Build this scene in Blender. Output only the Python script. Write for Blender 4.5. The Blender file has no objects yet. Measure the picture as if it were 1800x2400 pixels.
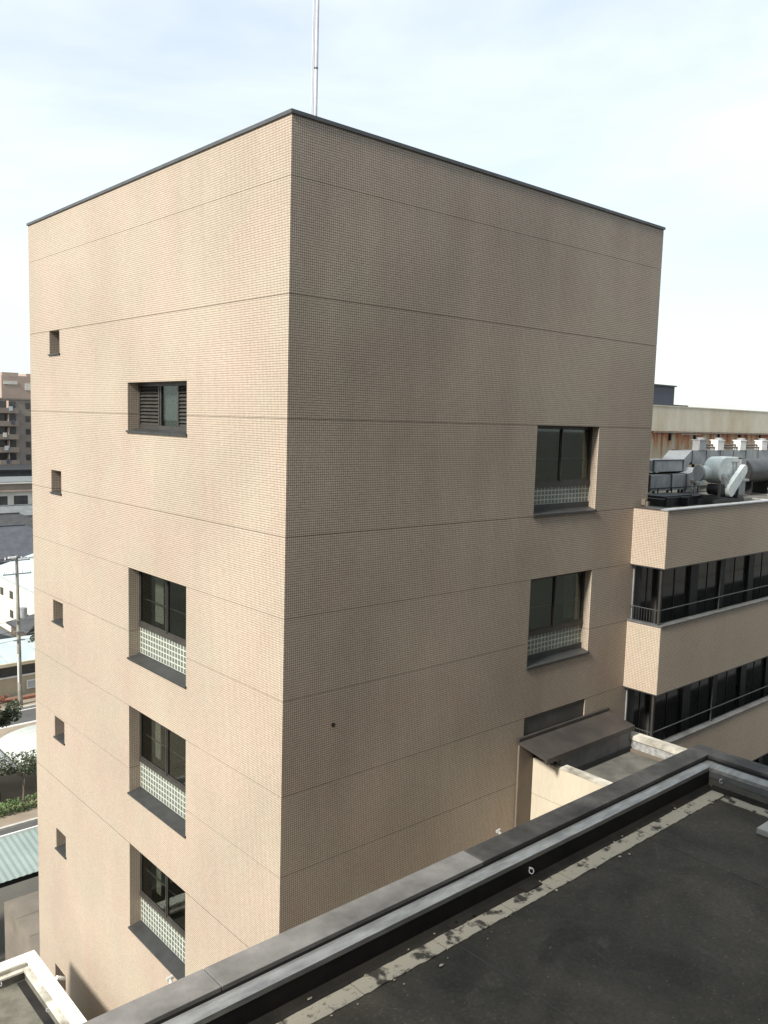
import bpy, math, random
from mathutils import Vector, Matrix
random.seed(7)
R = math.radians
S = bpy.context.scene
COL = S.collection

# ---------------------------------------------------------------- camera
cam_d = bpy.data.cameras.new('camera')
cam = bpy.data.objects.new('camera', cam_d)
COL.objects.link(cam)
ax_r = Vector((0.74951954, -0.6613967, 0.02783639))
ax_u = Vector((0.05018295, 0.0986977, 0.99385131))
ax_d = Vector((0.66007737, 0.74351406, -0.10716669))
m = Matrix((ax_r, ax_u, -ax_d)).transposed().to_4x4()
m.translation = Vector((-9.7435, -13.9161, 0.0))
cam.matrix_world = m
cam_d.sensor_fit = 'HORIZONTAL'
cam_d.sensor_width = 36.0
cam_d.lens = 40.03
cam_d.clip_start = 0.1
cam_d.clip_end = 6000
S.camera = cam
S.render.resolution_x = 768
S.render.resolution_y = 1024

# ---------------------------------------------------------------- sky, sun, exposure
SUN_DIR = Vector((-1.0, -0.115, 0.83)).normalized()      # towards the sun
elev = math.asin(SUN_DIR.z)
azim = math.atan2(SUN_DIR.x, SUN_DIR.y)
W = bpy.data.worlds.new('World')
S.world = W
W.use_nodes = True
nt = W.node_tree
nt.nodes.clear()
N, L = nt.nodes, nt.links
out = N.new('ShaderNodeOutputWorld'); bg = N.new('ShaderNodeBackground')
sky = N.new('ShaderNodeTexSky'); sky.sky_type = 'NISHITA'; sky.sun_disc = False
sky.sun_elevation = elev; sky.sun_rotation = azim % (2 * math.pi)
sky.air_density = 1.0; sky.dust_density = 1.5; sky.ozone_density = 1.0
bg.inputs['Strength'].default_value = 0.1
tc = N.new('ShaderNodeTexCoord'); mp = N.new('ShaderNodeMapping')
mp.inputs['Scale'].default_value = (1.0, 1.0, 3.2)
mp.inputs['Rotation'].default_value = (0, 0, R(25))
n1 = N.new('ShaderNodeTexNoise'); n1.inputs['Scale'].default_value = 1.9
n1.inputs['Detail'].default_value = 9; n1.inputs['Roughness'].default_value = 0.55
n1.inputs['Distortion'].default_value = 0.4
cr = N.new('ShaderNodeValToRGB')
cr.color_ramp.elements[0].position = 0.38; cr.color_ramp.elements[0].color = (0.60, 0.60, 0.60, 1)
cr.color_ramp.elements[1].position = 0.62; cr.color_ramp.elements[1].color = (1, 1, 1, 1)
mx = N.new('ShaderNodeMix'); mx.data_type = 'RGBA'
mx.inputs[7].default_value = (4.2, 4.55, 4.6, 1)       # veil of thin bright cloud
L.new(tc.outputs['Generated'], mp.inputs['Vector']); L.new(mp.outputs['Vector'], n1.inputs['Vector'])
L.new(n1.outputs['Fac'], cr.inputs['Fac']); L.new(cr.outputs['Color'], mx.inputs[0])
L.new(sky.outputs['Color'], mx.inputs[6]); L.new(mx.outputs[2], bg.inputs['Color'])
L.new(bg.outputs['Background'], out.inputs['Surface'])

sun_d = bpy.data.lights.new('sun', 'SUN')
sun_d.energy = 2.95
sun_d.angle = R(9)
sun_d.color = (1.0, 0.935, 0.84)
sun = bpy.data.objects.new('sun', sun_d)
COL.objects.link(sun)
sun.rotation_euler = SUN_DIR.to_track_quat('Z', 'Y').to_euler()
S.view_settings.view_transform = 'Standard'
S.view_settings.look = 'None'
S.view_settings.gamma = 1
S.view_settings.use_curve_mapping = False
S.view_settings.exposure = 1.25

# ---------------------------------------------------------------- materials
def new_mat(name):
    mt = bpy.data.materials.new(name); mt.use_nodes = True
    t = mt.node_tree
    b = next(n for n in t.nodes if n.type == 'BSDF_PRINCIPLED')
    return mt, t, b

def math_node(t, op, a, b=None):
    n = t.nodes.new('ShaderNodeMath'); n.operation = op
    for i, v in enumerate((a, b)):
        if v is None: continue
        if isinstance(v, (int, float)): n.inputs[i].default_value = v
        else: t.links.new(v, n.inputs[i])
    return n.outputs[0]

def noise_mat(name, col, col2=None, scale=2.0, rough=0.7, metal=0.0, bump=0.1, stretch=(1, 1, 1), lo=0.35, hi=0.65, spec=0.4, fine=0.12):
    """world-space mottled surface: two colours blended by noise, plus fine grain"""
    mt, t, b = new_mat(name)
    if col2 is None: col2 = tuple(c * 0.75 for c in col)
    g = t.nodes.new('ShaderNodeNewGeometry')
    mp = t.nodes.new('ShaderNodeMapping'); mp.inputs['Scale'].default_value = stretch
    t.links.new(g.outputs['Position'], mp.inputs['Vector'])
    n = t.nodes.new('ShaderNodeTexNoise'); n.inputs['Scale'].default_value = scale
    n.inputs['Detail'].default_value = 8; n.inputs['Roughness'].default_value = 0.6
    t.links.new(mp.outputs['Vector'], n.inputs['Vector'])
    r = t.nodes.new('ShaderNodeValToRGB')
    r.color_ramp.elements[0].position = lo; r.color_ramp.elements[0].color = (*col2, 1)
    r.color_ramp.elements[1].position = hi; r.color_ramp.elements[1].color = (*col, 1)
    t.links.new(n.outputs['Fac'], r.inputs['Fac'])
    n2 = t.nodes.new('ShaderNodeTexNoise'); n2.inputs['Scale'].default_value = scale * 18
    n2.inputs['Detail'].default_value = 4
    t.links.new(mp.outputs['Vector'], n2.inputs['Vector'])
    k = math_node(t, 'MULTIPLY_ADD', n2.outputs['Fac'], 2 * fine)
    k.node.inputs[2].default_value = 1 - fine
    mm = t.nodes.new('ShaderNodeVectorMath'); mm.operation = 'SCALE'
    t.links.new(r.outputs['Color'], mm.inputs[0]); t.links.new(k, mm.inputs['Scale'])
    t.links.new(mm.outputs[0], b.inputs['Base Color'])
    b.inputs['Roughness'].default_value = rough; b.inputs['Metallic'].default_value = metal
    b.inputs['Specular IOR Level'].default_value = spec
    if bump:
        bp = t.nodes.new('ShaderNodeBump'); bp.inputs['Strength'].default_value = bump
        bp.inputs['Distance'].default_value = 0.01
        t.links.new(n2.outputs['Fac'], bp.inputs['Height']); t.links.new(bp.outputs['Normal'], b.inputs['Normal'])
    return mt

def tile_mat(name, base, grout, pitch=0.05, mortar=0.0050, mottle=0.15, blotch=.3):
    """50 mm mosaic tile on any upright wall, joints recessed, weather streaks"""
    mt, t, b = new_mat(name)
    g = t.nodes.new('ShaderNodeNewGeometry')
    sp = t.nodes.new('ShaderNodeSeparateXYZ'); t.links.new(g.outputs['Position'], sp.inputs[0])
    sn = t.nodes.new('ShaderNodeSeparateXYZ'); t.links.new(g.outputs['True Normal'], sn.inputs[0])
    ax = math_node(t, 'GREATER_THAN', math_node(t, 'ABSOLUTE', sn.outputs[0]), 0.5)
    mxn = t.nodes.new('ShaderNodeMix'); mxn.data_type = 'FLOAT'
    t.links.new(ax, mxn.inputs[0]); t.links.new(sp.outputs[0], mxn.inputs[2]); t.links.new(sp.outputs[1], mxn.inputs[3])
    cb = t.nodes.new('ShaderNodeCombineXYZ'); t.links.new(mxn.outputs[0], cb.inputs[0]); t.links.new(sp.outputs[2], cb.inputs[1])
    br = t.nodes.new('ShaderNodeTexBrick'); br.offset = 0; br.offset_frequency = 1; br.squash = 1
    br.inputs['Scale'].default_value = 1; br.inputs['Brick Width'].default_value = pitch
    br.inputs['Row Height'].default_value = pitch; br.inputs['Mortar Size'].default_value = mortar
    br.inputs['Mortar Smooth'].default_value = 0.25
    br.inputs['Color1'].default_value = (*[c * 1.05 for c in base], 1)
    br.inputs['Color2'].default_value = (*[c * 0.93 for c in base], 1)
    br.inputs['Mortar'].default_value = (*grout, 1)
    t.links.new(cb.outputs[0], br.inputs['Vector'])
    mp = t.nodes.new('ShaderNodeMapping'); mp.inputs['Scale'].default_value = (1.6, 1.6, 0.16)
    t.links.new(g.outputs['Position'], mp.inputs['Vector'])
    n = t.nodes.new('ShaderNodeTexNoise'); n.inputs['Scale'].default_value = 1.0; n.inputs['Detail'].default_value = 7
    t.links.new(mp.outputs['Vector'], n.inputs['Vector'])
    n3 = t.nodes.new('ShaderNodeTexNoise'); n3.inputs['Scale'].default_value = blotch; n3.inputs['Detail'].default_value = 5
    t.links.new(g.outputs['Position'], n3.inputs['Vector'])
    mr = t.nodes.new('ShaderNodeMapRange'); mr.inputs[1].default_value = .36; mr.inputs[2].default_value = .62
    mr.inputs[3].default_value = 1 - mottle; mr.inputs[4].default_value = 1.05
    av = math_node(t, 'ADD', math_node(t, 'MULTIPLY', n.outputs['Fac'], .2), math_node(t, 'MULTIPLY', n3.outputs['Fac'], .8))
    t.links.new(av, mr.inputs[0])
    # slow drift between a greyer and a pinker batch of tiles
    n4 = t.nodes.new('ShaderNodeTexNoise'); n4.inputs['Scale'].default_value = 0.55; n4.inputs['Detail'].default_value = 4
    mp4 = t.nodes.new('ShaderNodeMapping'); mp4.inputs['Location'].default_value = (13, 5, 2)
    t.links.new(g.outputs['Position'], mp4.inputs['Vector']); t.links.new(mp4.outputs['Vector'], n4.inputs['Vector'])
    hr = t.nodes.new('ShaderNodeValToRGB')
    hr.color_ramp.elements[0].position = .35; hr.color_ramp.elements[0].color = (0.985, 1.0, 0.97, 1)
    hr.color_ramp.elements[1].position = .65; hr.color_ramp.elements[1].color = (1.0, .965, .95, 1)
    t.links.new(n4.outputs['Fac'], hr.inputs['Fac'])
    v1 = t.nodes.new('ShaderNodeVectorMath'); v1.operation = 'MULTIPLY'
    t.links.new(br.outputs['Color'], v1.inputs[0]); t.links.new(hr.outputs['Color'], v1.inputs[1])
    v = t.nodes.new('ShaderNodeVectorMath'); v.operation = 'SCALE'
    t.links.new(v1.outputs[0], v.inputs[0]); t.links.new(mr.outputs[0], v.inputs['Scale'])
    t.links.new(v.outputs[0], b.inputs['Base Color'])
    b.inputs['Roughness'].default_value = 0.55; b.inputs['Specular IOR Level'].default_value = 0.25
    bm = t.nodes.new('ShaderNodeBump'); bm.inputs['Strength'].default_value = 0.5; bm.inputs['Distance'].default_value = 0.004
    bm.invert = True
    t.links.new(br.outputs['Fac'], bm.inputs['Height']); t.links.new(bm.outputs['Normal'], b.inputs['Normal'])
    return mt

def glass_mat(name, tint=(0.58, 0.60, 0.57), refl=0.32):
    mt = bpy.data.materials.new(name); mt.use_nodes = True
    t = mt.node_tree; t.nodes.clear()
    o = t.nodes.new('ShaderNodeOutputMaterial'); mx = t.nodes.new('ShaderNodeMixShader')
    tr = t.nodes.new('ShaderNodeBsdfTransparent'); tr.inputs['Color'].default_value = (*tint, 1)
    gl = t.nodes.new('ShaderNodeBsdfGlossy'); gl.inputs['Roughness'].default_value = 0.03
    gl.inputs['Color'].default_value = (.9, .95, .95, 1)
    fr = t.nodes.new('ShaderNodeFresnel'); fr.inputs['IOR'].default_value = 1.5
    k = math_node(t, 'MULTIPLY', fr.outputs[0], refl)
    t.links.new(k, mx.inputs[0]); t.links.new(tr.outputs[0], mx.inputs[1]); t.links.new(gl.outputs[0], mx.inputs[2])
    t.links.new(mx.outputs[0], o.inputs['Surface'])
    return mt

M = {}
M['tile'] = tile_mat('beige_mosaic_tile', (0.488, 0.417, 0.342), (0.125, 0.098, 0.077), mottle=.07)
M['tile_blotchy'] = tile_mat('blotchy_mosaic_tile', (0.470, 0.402, 0.332), (0.10, 0.08, 0.063), mottle=.26, blotch=.17)  # right face: slightly darker base and grout, broader blotches
M['joint'] = noise_mat('joint_sealant', (0.18, 0.15, 0.125), rough=.9, bump=0)
M['dark_metal'] = noise_mat('dark_bronze_metal', (0.062, 0.065, 0.066), (0.045, .046, .046), 3, .45, .3, .05, spec=.4)
M['grey_metal'] = noise_mat('weathered_grey_metal', (0.17, .175, .178), (.11, .112, .112), 2.5, .5, .2, .05)
M['coping'] = noise_mat('tower_coping_metal', (0.10, .105, .108), (.075, .078, .08), 2.5, .5, .2, .05)
M['frame'] = noise_mat('bronze_window_frame', (0.07, .066, .06), (.05, .047, .042), 4, .4, .3, .03)
M['glass'] = glass_mat('window_glass')
M['glass_tint'] = noise_mat('dark_tinted_glass', (0.07, .071, .069), (.04, .041, .04), .7, .12, 0, 0, spec=.5, fine=.02)
M['glassblock'] = noise_mat('glass_block', (0.15, .17, .15), (.10, .12, .10), 9, .2, 0, .1, spec=.6)
M['blockjoint'] = noise_mat('glass_block_joint', (0.52, .54, .48), (.42, .44, .39), 6, .6)
M['room'] = noise_mat('dim_room', (0.26, .25, .22), (.20, .19, .17), 1, .9, bump=0)
M['curtain'] = noise_mat('pale_curtain', (0.75, .74, .68), (.6, .6, .55), 6, .9, stretch=(6, 6, .3))
M['white_paint'] = noise_mat('white_paint', (0.8, .8, .78), (.68, .68, .65), 3, .5)
M['pole'] = noise_mat('galvanised_pole', (0.58, .58, .63), (.48, .48, .53), 3, .4, .0, .03)
M['tar'] = noise_mat('roof_waterproofing', (0.062, .058, .049), (.030, .029, .025), .9, .8, 0, .25, lo=.34, hi=.68, spec=.25, fine=.18)
def deck_mat():
    mt, t, b = new_mat('weathered_roof_membrane')
    g = t.nodes.new('ShaderNodeNewGeometry')
    def nz(sc, det, loc=(0, 0, 0), ro=.6, dis=0):
        mp = t.nodes.new('ShaderNodeMapping'); mp.inputs['Location'].default_value = loc
        t.links.new(g.outputs['Position'], mp.inputs['Vector'])
        n = t.nodes.new('ShaderNodeTexNoise'); n.inputs['Scale'].default_value = sc; n.inputs['Detail'].default_value = det
        n.inputs['Roughness'].default_value = ro; n.inputs['Distortion'].default_value = dis
        t.links.new(mp.outputs['Vector'], n.inputs['Vector']); return n.outputs['Fac']
    def ramp(f, stops):
        r = t.nodes.new('ShaderNodeValToRGB'); e = r.color_ramp.elements
        e[0].position, e[0].color = stops[0][0], (*stops[0][1], 1); e[1].position, e[1].color = stops[-1][0], (*stops[-1][1], 1)
        for p, c in stops[1:-1]: q = e.new(p); q.color = (*c, 1)
        t.links.new(f, r.inputs['Fac']); return r.outputs['Color']
    base = ramp(nz(.75, 9, dis=.6), [(.33, (.034, .031, .025)), (.5, (.062, .054, .042)), (.68, (.095, .081, .062))])
    dust = ramp(nz(.9, 8, (7, 3, 0), .7, 1.2), [(.56, (0, 0, 0)), (.72, (1, 1, 1))])
    m1 = t.nodes.new('ShaderNodeMix'); m1.data_type = 'RGBA'; m1.inputs[7].default_value = (.125, .112, .092, 1)
    k = math_node(t, 'MULTIPLY', dust, .55)
    t.links.new(k, m1.inputs[0]); t.links.new(base, m1.inputs[6])
    sp = ramp(nz(26, 3, (1, 1, 1)), [(.30, (.72, .72, .72)), (.62, (1.0, 1.0, 1.0)), (.76, (1.9, 1.85, 1.7))])
    v = t.nodes.new('ShaderNodeVectorMath'); v.operation = 'MULTIPLY'
    t.links.new(m1.outputs[2], v.inputs[0]); t.links.new(sp, v.inputs[1]); t.links.new(v.outputs[0], b.inputs['Base Color'])
    rr = math_node(t, 'MULTIPLY_ADD', nz(.6, 5, (3, 9, 0)), .5); rr.node.inputs[2].default_value = .5
    t.links.new(rr, b.inputs['Roughness']); b.inputs['Specular IOR Level'].default_value = .3
    bp = t.nodes.new('ShaderNodeBump'); bp.inputs['Strength'].default_value = .35; bp.inputs['Distance'].default_value = .012
    t.links.new(nz(9, 6), bp.inputs['Height']); t.links.new(bp.outputs['Normal'], b.inputs['Normal'])
    return mt
M['tar'] = deck_mat()
M['tar_gutter'] = noise_mat('dirty_gutter', (0.040, .036, .030), (.018, .017, .015), 1.6, .85, 0, .3, fine=.2, spec=.2)
M['seam'] = noise_mat('lap_seam', (0.085, .08, .07), (.03, .03, .027), 2, .85)
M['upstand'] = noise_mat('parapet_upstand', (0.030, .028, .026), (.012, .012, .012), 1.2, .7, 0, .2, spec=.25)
M['upstand_pale'] = noise_mat('pale_upstand', (0.15, .145, .13), (.07, .068, .06), 1.8, .8, 0, .2)  # paler upstand copy: light on the side arm put into the colour
M['strip'] = noise_mat('peeling_mortar_edge', (0.44, .40, .32), (.06, .054, .045), 4.5, .9, 0, .5, lo=.38, hi=.46, fine=.25)
M['ledge'] = noise_mat('bare_metal_ledge', (0.40, .405, .40), (.22, .222, .22), 2.2, .5, .2, .1, stretch=(1, 4, 4), fine=.15)
M['white_coat'] = noise_mat('white_coping_paint', (0.80, .80, .74), (.7, .69, .62), 1.4, .6, 0, .1)
M['dirty_white'] = noise_mat('dirty_white_coat', (0.55, .53, .47), (.16, .15, .12), 1.7, .8, 0, .2, lo=.32, hi=.6)
M['moss_roof'] = noise_mat('mossy_roof', (0.15, .145, .12), (.045, .045, .035), .8, .9, 0, .3, lo=.38, hi=.6, fine=.2)
M['plaster'] = noise_mat('cream_plaster', (0.50, .45, .36), (.44, .395, .31), .8, .75, 0, .05, stretch=(1, 1, .3))
M['brown_panel'] = noise_mat('brown_metal_hood', (0.062, .054, .049), (.035, .032, .03), 1.1, .55, .1, .1, fine=.15)
M['brown_wall'] = noise_mat('brown_plaster', (0.15, .12, .095), (.12, .1, .08), 1.5, .7)
M['concrete'] = noise_mat('weathered_concrete', (0.33, .32, .28), (.2, .19, .16), 1.2, .85, 0, .2)
M['grey_floor'] = noise_mat('grey_annex_roof', (0.14, .135, .12), (.075, .075, .068), 1.1, .8, 0, .2, lo=.38, hi=.6, fine=.15)
M['wing_dark'] = noise_mat('dark_grey_wall', (0.055, .057, .055), (.04, .041, .04), 1, .6)
M['galv'] = noise_mat('galvanised_duct', (0.36, .375, .385), (.25, .26, .27), 2.2, .45, .35, .05, stretch=(3, 3, 1))
M['galv_dark'] = noise_mat('dark_galvanised', (0.09, .092, .095), (.06, .062, .064), 2, .5, .35, .05)
M['mint'] = noise_mat('pale_mint_paint', (0.70, .76, .75), (.56, .62, .61), 3, .45, 0, .03)
M['dull_panel'] = noise_mat('dull_dark_panel', (0.075, .072, .066), (.05, .048, .045), 1.3, .6)
M['wing_back'] = noise_mat('interior_grey', (0.24, .23, .21), (.14, .135, .125), 1.1, .8, stretch=(3, 1, .4))
M['block_wall'] = noise_mat('block_render', (0.20, .17, .145), (.15, .13, .11), .8, .8)
M['black'] = noise_mat('black_rubber', (0.02, .021, .023), (.012, .012, .013), 3, .6)
M['slate'] = noise_mat('blue_grey_cladding', (0.075, .085, .11), (.06, .07, .09), 2, .6, stretch=(4, 4, .5))
M['fascia'] = noise_mat('stained_fascia', (0.58, .54, .44), (.48, .41, .30), 1.1, .8, 0, .1, stretch=(1, 1, .35))
M['asphalt'] = noise_mat('asphalt', (0.10, .098, .095), (.075, .074, .072), .6, .9, 0, .2)
M['pave'] = noise_mat('beige_paving', (0.30, .25, .19), (.23, .19, .15), .8, .9, 0, .2)
M['earth'] = noise_mat('town_ground', (0.12, .113, .098), (.08, .076, .066), .08, .95, 0, .2)
M['brick_red'] = noise_mat('red_brick', (0.28, .12, .085), (.2, .09, .06), 3, .9)
M['kerb'] = noise_mat('kerb_stone', (0.5, .49, .45), (.4, .39, .36), 3, .9)
M['paint_line'] = noise_mat('road_paint', (0.7, .7, .67), (.55, .55, .52), 3, .8)
M['leaf'] = noise_mat('hedge_leaf', (0.12, .20, .06), (.07, .12, .035), 4, .6, bump=0)
M['leaf_dark'] = noise_mat('tree_leaf', (0.06, .075, .035), (.035, .045, .02), 4, .6, bump=0)
M['bark'] = noise_mat('bark', (0.16, .13, .10), (.1, .08, .06), 8, .9)
M['white_sheet'] = noise_mat('white_roof_sheet', (0.46, .48, .46), (.36, .38, .36), 1.5, .5, stretch=(1, .3, 1))
M['teal_sheet'] = noise_mat('pale_teal_sheet', (0.27, .33, .31), (.22, .275, .26), .7, .5, .1)
M['pale_roof'] = noise_mat('pale_blue_roof', (0.46, .52, .54), (.38, .44, .46), 1, .5, .1)
M['grey_roof'] = noise_mat('grey_roof', (0.17, .18, .185), (.12, .13, .135), 1.2, .6)
M['navy_roof'] = noise_mat('blue_grey_tile_roof', (0.085, .09, .105), (.06, .064, .078), 1.2, .5)
M['dark_roof'] = noise_mat('dark_tile_roof', (0.06, .06, .062), (.04, .04, .042), 1.2, .6)
M['red_roof'] = noise_mat('faded_red_roof', (0.30, .11, .10), (.22, .085, .08), 1.2, .6)
M['house_white'] = noise_mat('white_house_wall', (0.60, .59, .53), (.50, .49, .44), .6, .8)
M['house_cream'] = noise_mat('cream_house_wall', (0.52, .45, .32), (.44, .38, .27), .6, .8)
M['house_brown'] = noise_mat('brown_house_wall', (0.13, .10, .08), (.09, .07, .055), .6, .8)
M['apt'] = noise_mat('apartment_brown', (0.27, .232, .205), (.23, .198, .175), .4, .8)  # brown lightened so the colour carries the distance haze
M['apt_light'] = noise_mat('apartment_balcony', (0.24, .20, .165), (.2, .165, .14), .4, .8)
M['apt_pink'] = noise_mat('apartment_pink', (0.38, .30, .255), (.33, .255, .215), .4, .8)
M['low_grey'] = noise_mat('low_building_concrete', (0.19, .165, .135), (.13, .115, .095), .8, .9)
M['light_cap'] = noise_mat('lamp_white', (0.85, .85, .8), (.75, .75, .7), 5, .4)

# rust-streaked wall: pale paint, vertical orange and brown streaks
def rust_mat():
    mt, t, b = new_mat('rust_streaked_paint')
    g = t.nodes.new('ShaderNodeNewGeometry')
    mp = t.nodes.new('ShaderNodeMapping'); mp.inputs['Scale'].default_value = (1.5, 1.5, .22)
    t.links.new(g.outputs['Position'], mp.inputs['Vector'])
    n = t.nodes.new('ShaderNodeTexNoise'); n.inputs['Scale'].default_value = 1.3; n.inputs['Detail'].default_value = 9
    n.inputs['Roughness'].default_value = .68
    t.links.new(mp.outputs['Vector'], n.inputs['Vector'])
    r = t.nodes.new('ShaderNodeValToRGB'); e = r.color_ramp.elements
    e[0].position = .34; e[0].color = (.22, .07, .035, 1)
    e[1].position = .66; e[1].color = (.62, .57, .46, 1)
    for p, c in ((.42, (.42, .15, .075)), (.49, (.52, .27, .14)), (.55, (.55, .46, .32))):
        k = e.new(p); k.color = (*c, 1)
    # rust runs start under the fascia and fade further down the wall
    sz = t.nodes.new('ShaderNodeSeparateXYZ'); t.links.new(g.outputs['Position'], sz.inputs[0])
    k = math_node(t, 'MULTIPLY', math_node(t, 'ADD', sz.outputs[2], 1.0), .11)
    fac = math_node(t, 'SUBTRACT', math_node(t, 'ADD', n.outputs['Fac'], .045), k)
    t.links.new(fac, r.inputs['Fac']); t.links.new(r.outputs['Color'], b.inputs['Base Color'])
    b.inputs['Roughness'].default_value = .85
    return mt
M['rust'] = rust_mat()

# ---------------------------------------------------------------- mesh helpers
class MB:
    def __init__(s): s.v = []; s.f = []
    def box(s, x0, x1, y0, y1, z0, z1):
        i = len(s.v)
        s.v += [(x0, y0, z0), (x1, y0, z0), (x1, y1, z0), (x0, y1, z0), (x0, y0, z1), (x1, y0, z1), (x1, y1, z1), (x0, y1, z1)]
        s.f += [tuple(i + k for k in q) for q in ((0, 3, 2, 1), (4, 5, 6, 7), (0, 1, 5, 4), (1, 2, 6, 5), (2, 3, 7, 6), (3, 0, 4, 7))]
        return s
    def quad(s, a, b, c, d):
        i = len(s.v); s.v += [a, b, c, d]; s.f.append((i, i + 1, i + 2, i + 3)); return s
    def poly(s, pts):
        i = len(s.v); s.v += pts; s.f.append(tuple(range(i, i + len(pts)))); return s
    def prism(s, pts, axis, a, b):
        """extrude 2-D outline along axis ('x' -> pts are (y,z); 'y' -> (x,z); 'z' -> (x,y))"""
        def P(p, t):
            return {'x': (t, p[0], p[1]), 'y': (p[0], t, p[1]), 'z': (p[0], p[1], t)}[axis]
        i = len(s.v); n = len(pts)
        s.v += [P(p, a) for p in pts] + [P(p, b) for p in pts]
        s.f.append(tuple(range(i, i + n))); s.f.append(tuple(range(i + 2 * n - 1, i + n - 1, -1)))
        for k in range(n):
            s.f.append((i + k, i + (k + 1) % n, i + n + (k + 1) % n, i + n + k))
        return s
    def tube(s, p0, p1, r0, r1=None, n=12, caps=True):
        r1 = r0 if r1 is None else r1
        a, b = Vector(p0), Vector(p1); d = (b - a).normalized()
        u = d.orthogonal().normalized(); w = d.cross(u)
        i = len(s.v)
        for c, r in ((a, r0), (b, r1)):
            for k in range(n):
                t = 2 * math.pi * k / n
                s.v.append(tuple(c + (u * math.cos(t) + w * math.sin(t)) * r))
        for k in range(n):
            s.f.append((i + k, i + (k + 1) % n, i + n + (k + 1) % n, i + n + k))
        if caps:
            s.f.append(tuple(range(i + n - 1, i - 1, -1))); s.f.append(tuple(range(i + n, i + 2 * n)))
        return s
    def path(s, pts, r, n=8):
        for a, b in zip(pts, pts[1:]): s.tube(a, b, r, n=n)
        return s
    def ring(s, c, r, th, axis, n=14, k=6):
        """small torus round axis"""
        c = Vector(c); ax = Vector(axis).normalized(); u = ax.orthogonal().normalized(); w = ax.cross(u)
        i = len(s.v)
        for a in range(n):
            t = 2 * math.pi * a / n; o = u * math.cos(t) + w * math.sin(t)
            for q in range(k):
                p = 2 * math.pi * q / k
                s.v.append(tuple(c + o * (r + th * math.cos(p)) + ax * th * math.sin(p)))
        for a in range(n):
            for q in range(k):
                s.f.append((i + a * k + q, i + ((a + 1) % n) * k + q, i + ((a + 1) % n) * k + (q + 1) % k, i + a * k + (q + 1) % k))
        return s
    def build(s, name, mat, parent=None, bevel=0.0, smooth=False, kind=None):
        me = bpy.data.meshes.new(name)
        o = bpy.data.objects.new(name, me); COL.objects.link(o)
        base = parent_base(parent)
        me.from_pydata([(x - base[0], y - base[1], z - base[2]) for x, y, z in s.v], [], s.f)
        me.materials.append(M[mat]); me.update()
        import bmesh
        b = bmesh.new(); b.from_mesh(me); bmesh.ops.recalc_face_normals(b, faces=b.faces)
        b.to_mesh(me); b.free()
        if smooth:
            for p in me.polygons: p.use_smooth = True
            try: me.set_sharp_from_angle(angle=R(35))
            except Exception: pass
        if parent: o.parent = parent
        if bevel:
            md = o.modifiers.new('bevel', 'BEVEL'); md.width = bevel; md.segments = 2; md.limit_method = 'ANGLE'
        if kind: o['kind'] = kind
        return o

BASE = {}
def parent_base(p):
    while p is not None:
        if p.name in BASE: return BASE[p.name]
        p = p.parent
    return (0, 0, 0)

def thing(name, label, cat, loc, group=None):
    o = bpy.data.objects.new(name, None); COL.objects.link(o)
    o.empty_display_size = .3
    o.location = loc; BASE[o.name] = tuple(loc)
    o['label'] = label; o['category'] = cat
    if group: o['group'] = group
    return o

def solo(o, label, cat, group=None):
    o['label'] = label; o['category'] = cat
    if group: o['group'] = group
    return o

def copy_thing(root, loc, label):
    r = root.copy(); COL.objects.link(r); r.location = loc; r['label'] = label; BASE[r.name] = tuple(loc)
    for ch in list(root.children):
        c = ch.copy(); COL.objects.link(c); c.parent = r
        for g in ch.children:
            d = g.copy(); COL.objects.link(d); d.parent = c
    return r

# ---------------------------------------------------------------- ground and roads
GZ = -24.0
def structure(o): o['kind'] = 'structure'; return o
structure(MB().quad((-2500, -2500, GZ), (2500, -2500, GZ), (2500, 3000, GZ), (-2500, 3000, GZ)).build('ground', 'earth'))
structure(MB().box(-80, 90, 51.35, 55.1, GZ - .2, GZ + .006).build('road', 'asphalt'))
structure(MB().box(-80, 90, 29.0, 35.1, GZ - .2, GZ + .006).build('road', 'asphalt'))
structure(MB().box(-80, 90, 35.3, 51.1, GZ - .2, GZ + .12).build('pavement', 'pave'))
structure(MB().box(-80, 90, 55.3, 58.3, GZ - .2, GZ + .12).build('pavement', 'pave'))
k = MB()
for y in (51.1, 55.1, 35.1): k.box(-80, 90, y, y + .2, GZ - .2, GZ + .15)
structure(k.build('kerb', 'kerb'))
structure(MB().box(-80, 90, 56.9, 57.3, GZ + .1, GZ + .35).build('brick_edging', 'brick_red'))
k = MB()
for y in (51.7, 54.7): k.box(-80, 90, y, y + .14, GZ + .003, GZ + .012)
structure(k.build('road_marking', 'paint_line'))

# ---------------------------------------------------------------- the tiled tower
JZ = [4.598, 2.385, -0.026, -2.387, -4.056, -5.774, -7.812, -9.563, -11.69, -13.4, -15.4, -17.2, -19.1, -21.0, -22.8]
JH = 0.006
WL, WR, TOP = 14.22, 13.2, 5.76
TH = 0.40
tower = thing('tiled_tower', 'tall windowless-topped tower block faced in small beige mosaic tiles', 'building', (0, 0, GZ))

def FB(mb, face, u0, u1, d0, d1, z0, z1):
    """box on a tower face: u along the face, d = depth inwards"""
    if face == 'right': mb.box(u0, u1, d0, d1, z0, z1)
    else: mb.box(d0, d1, u0, u1, z0, z1)
    return mb

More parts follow.
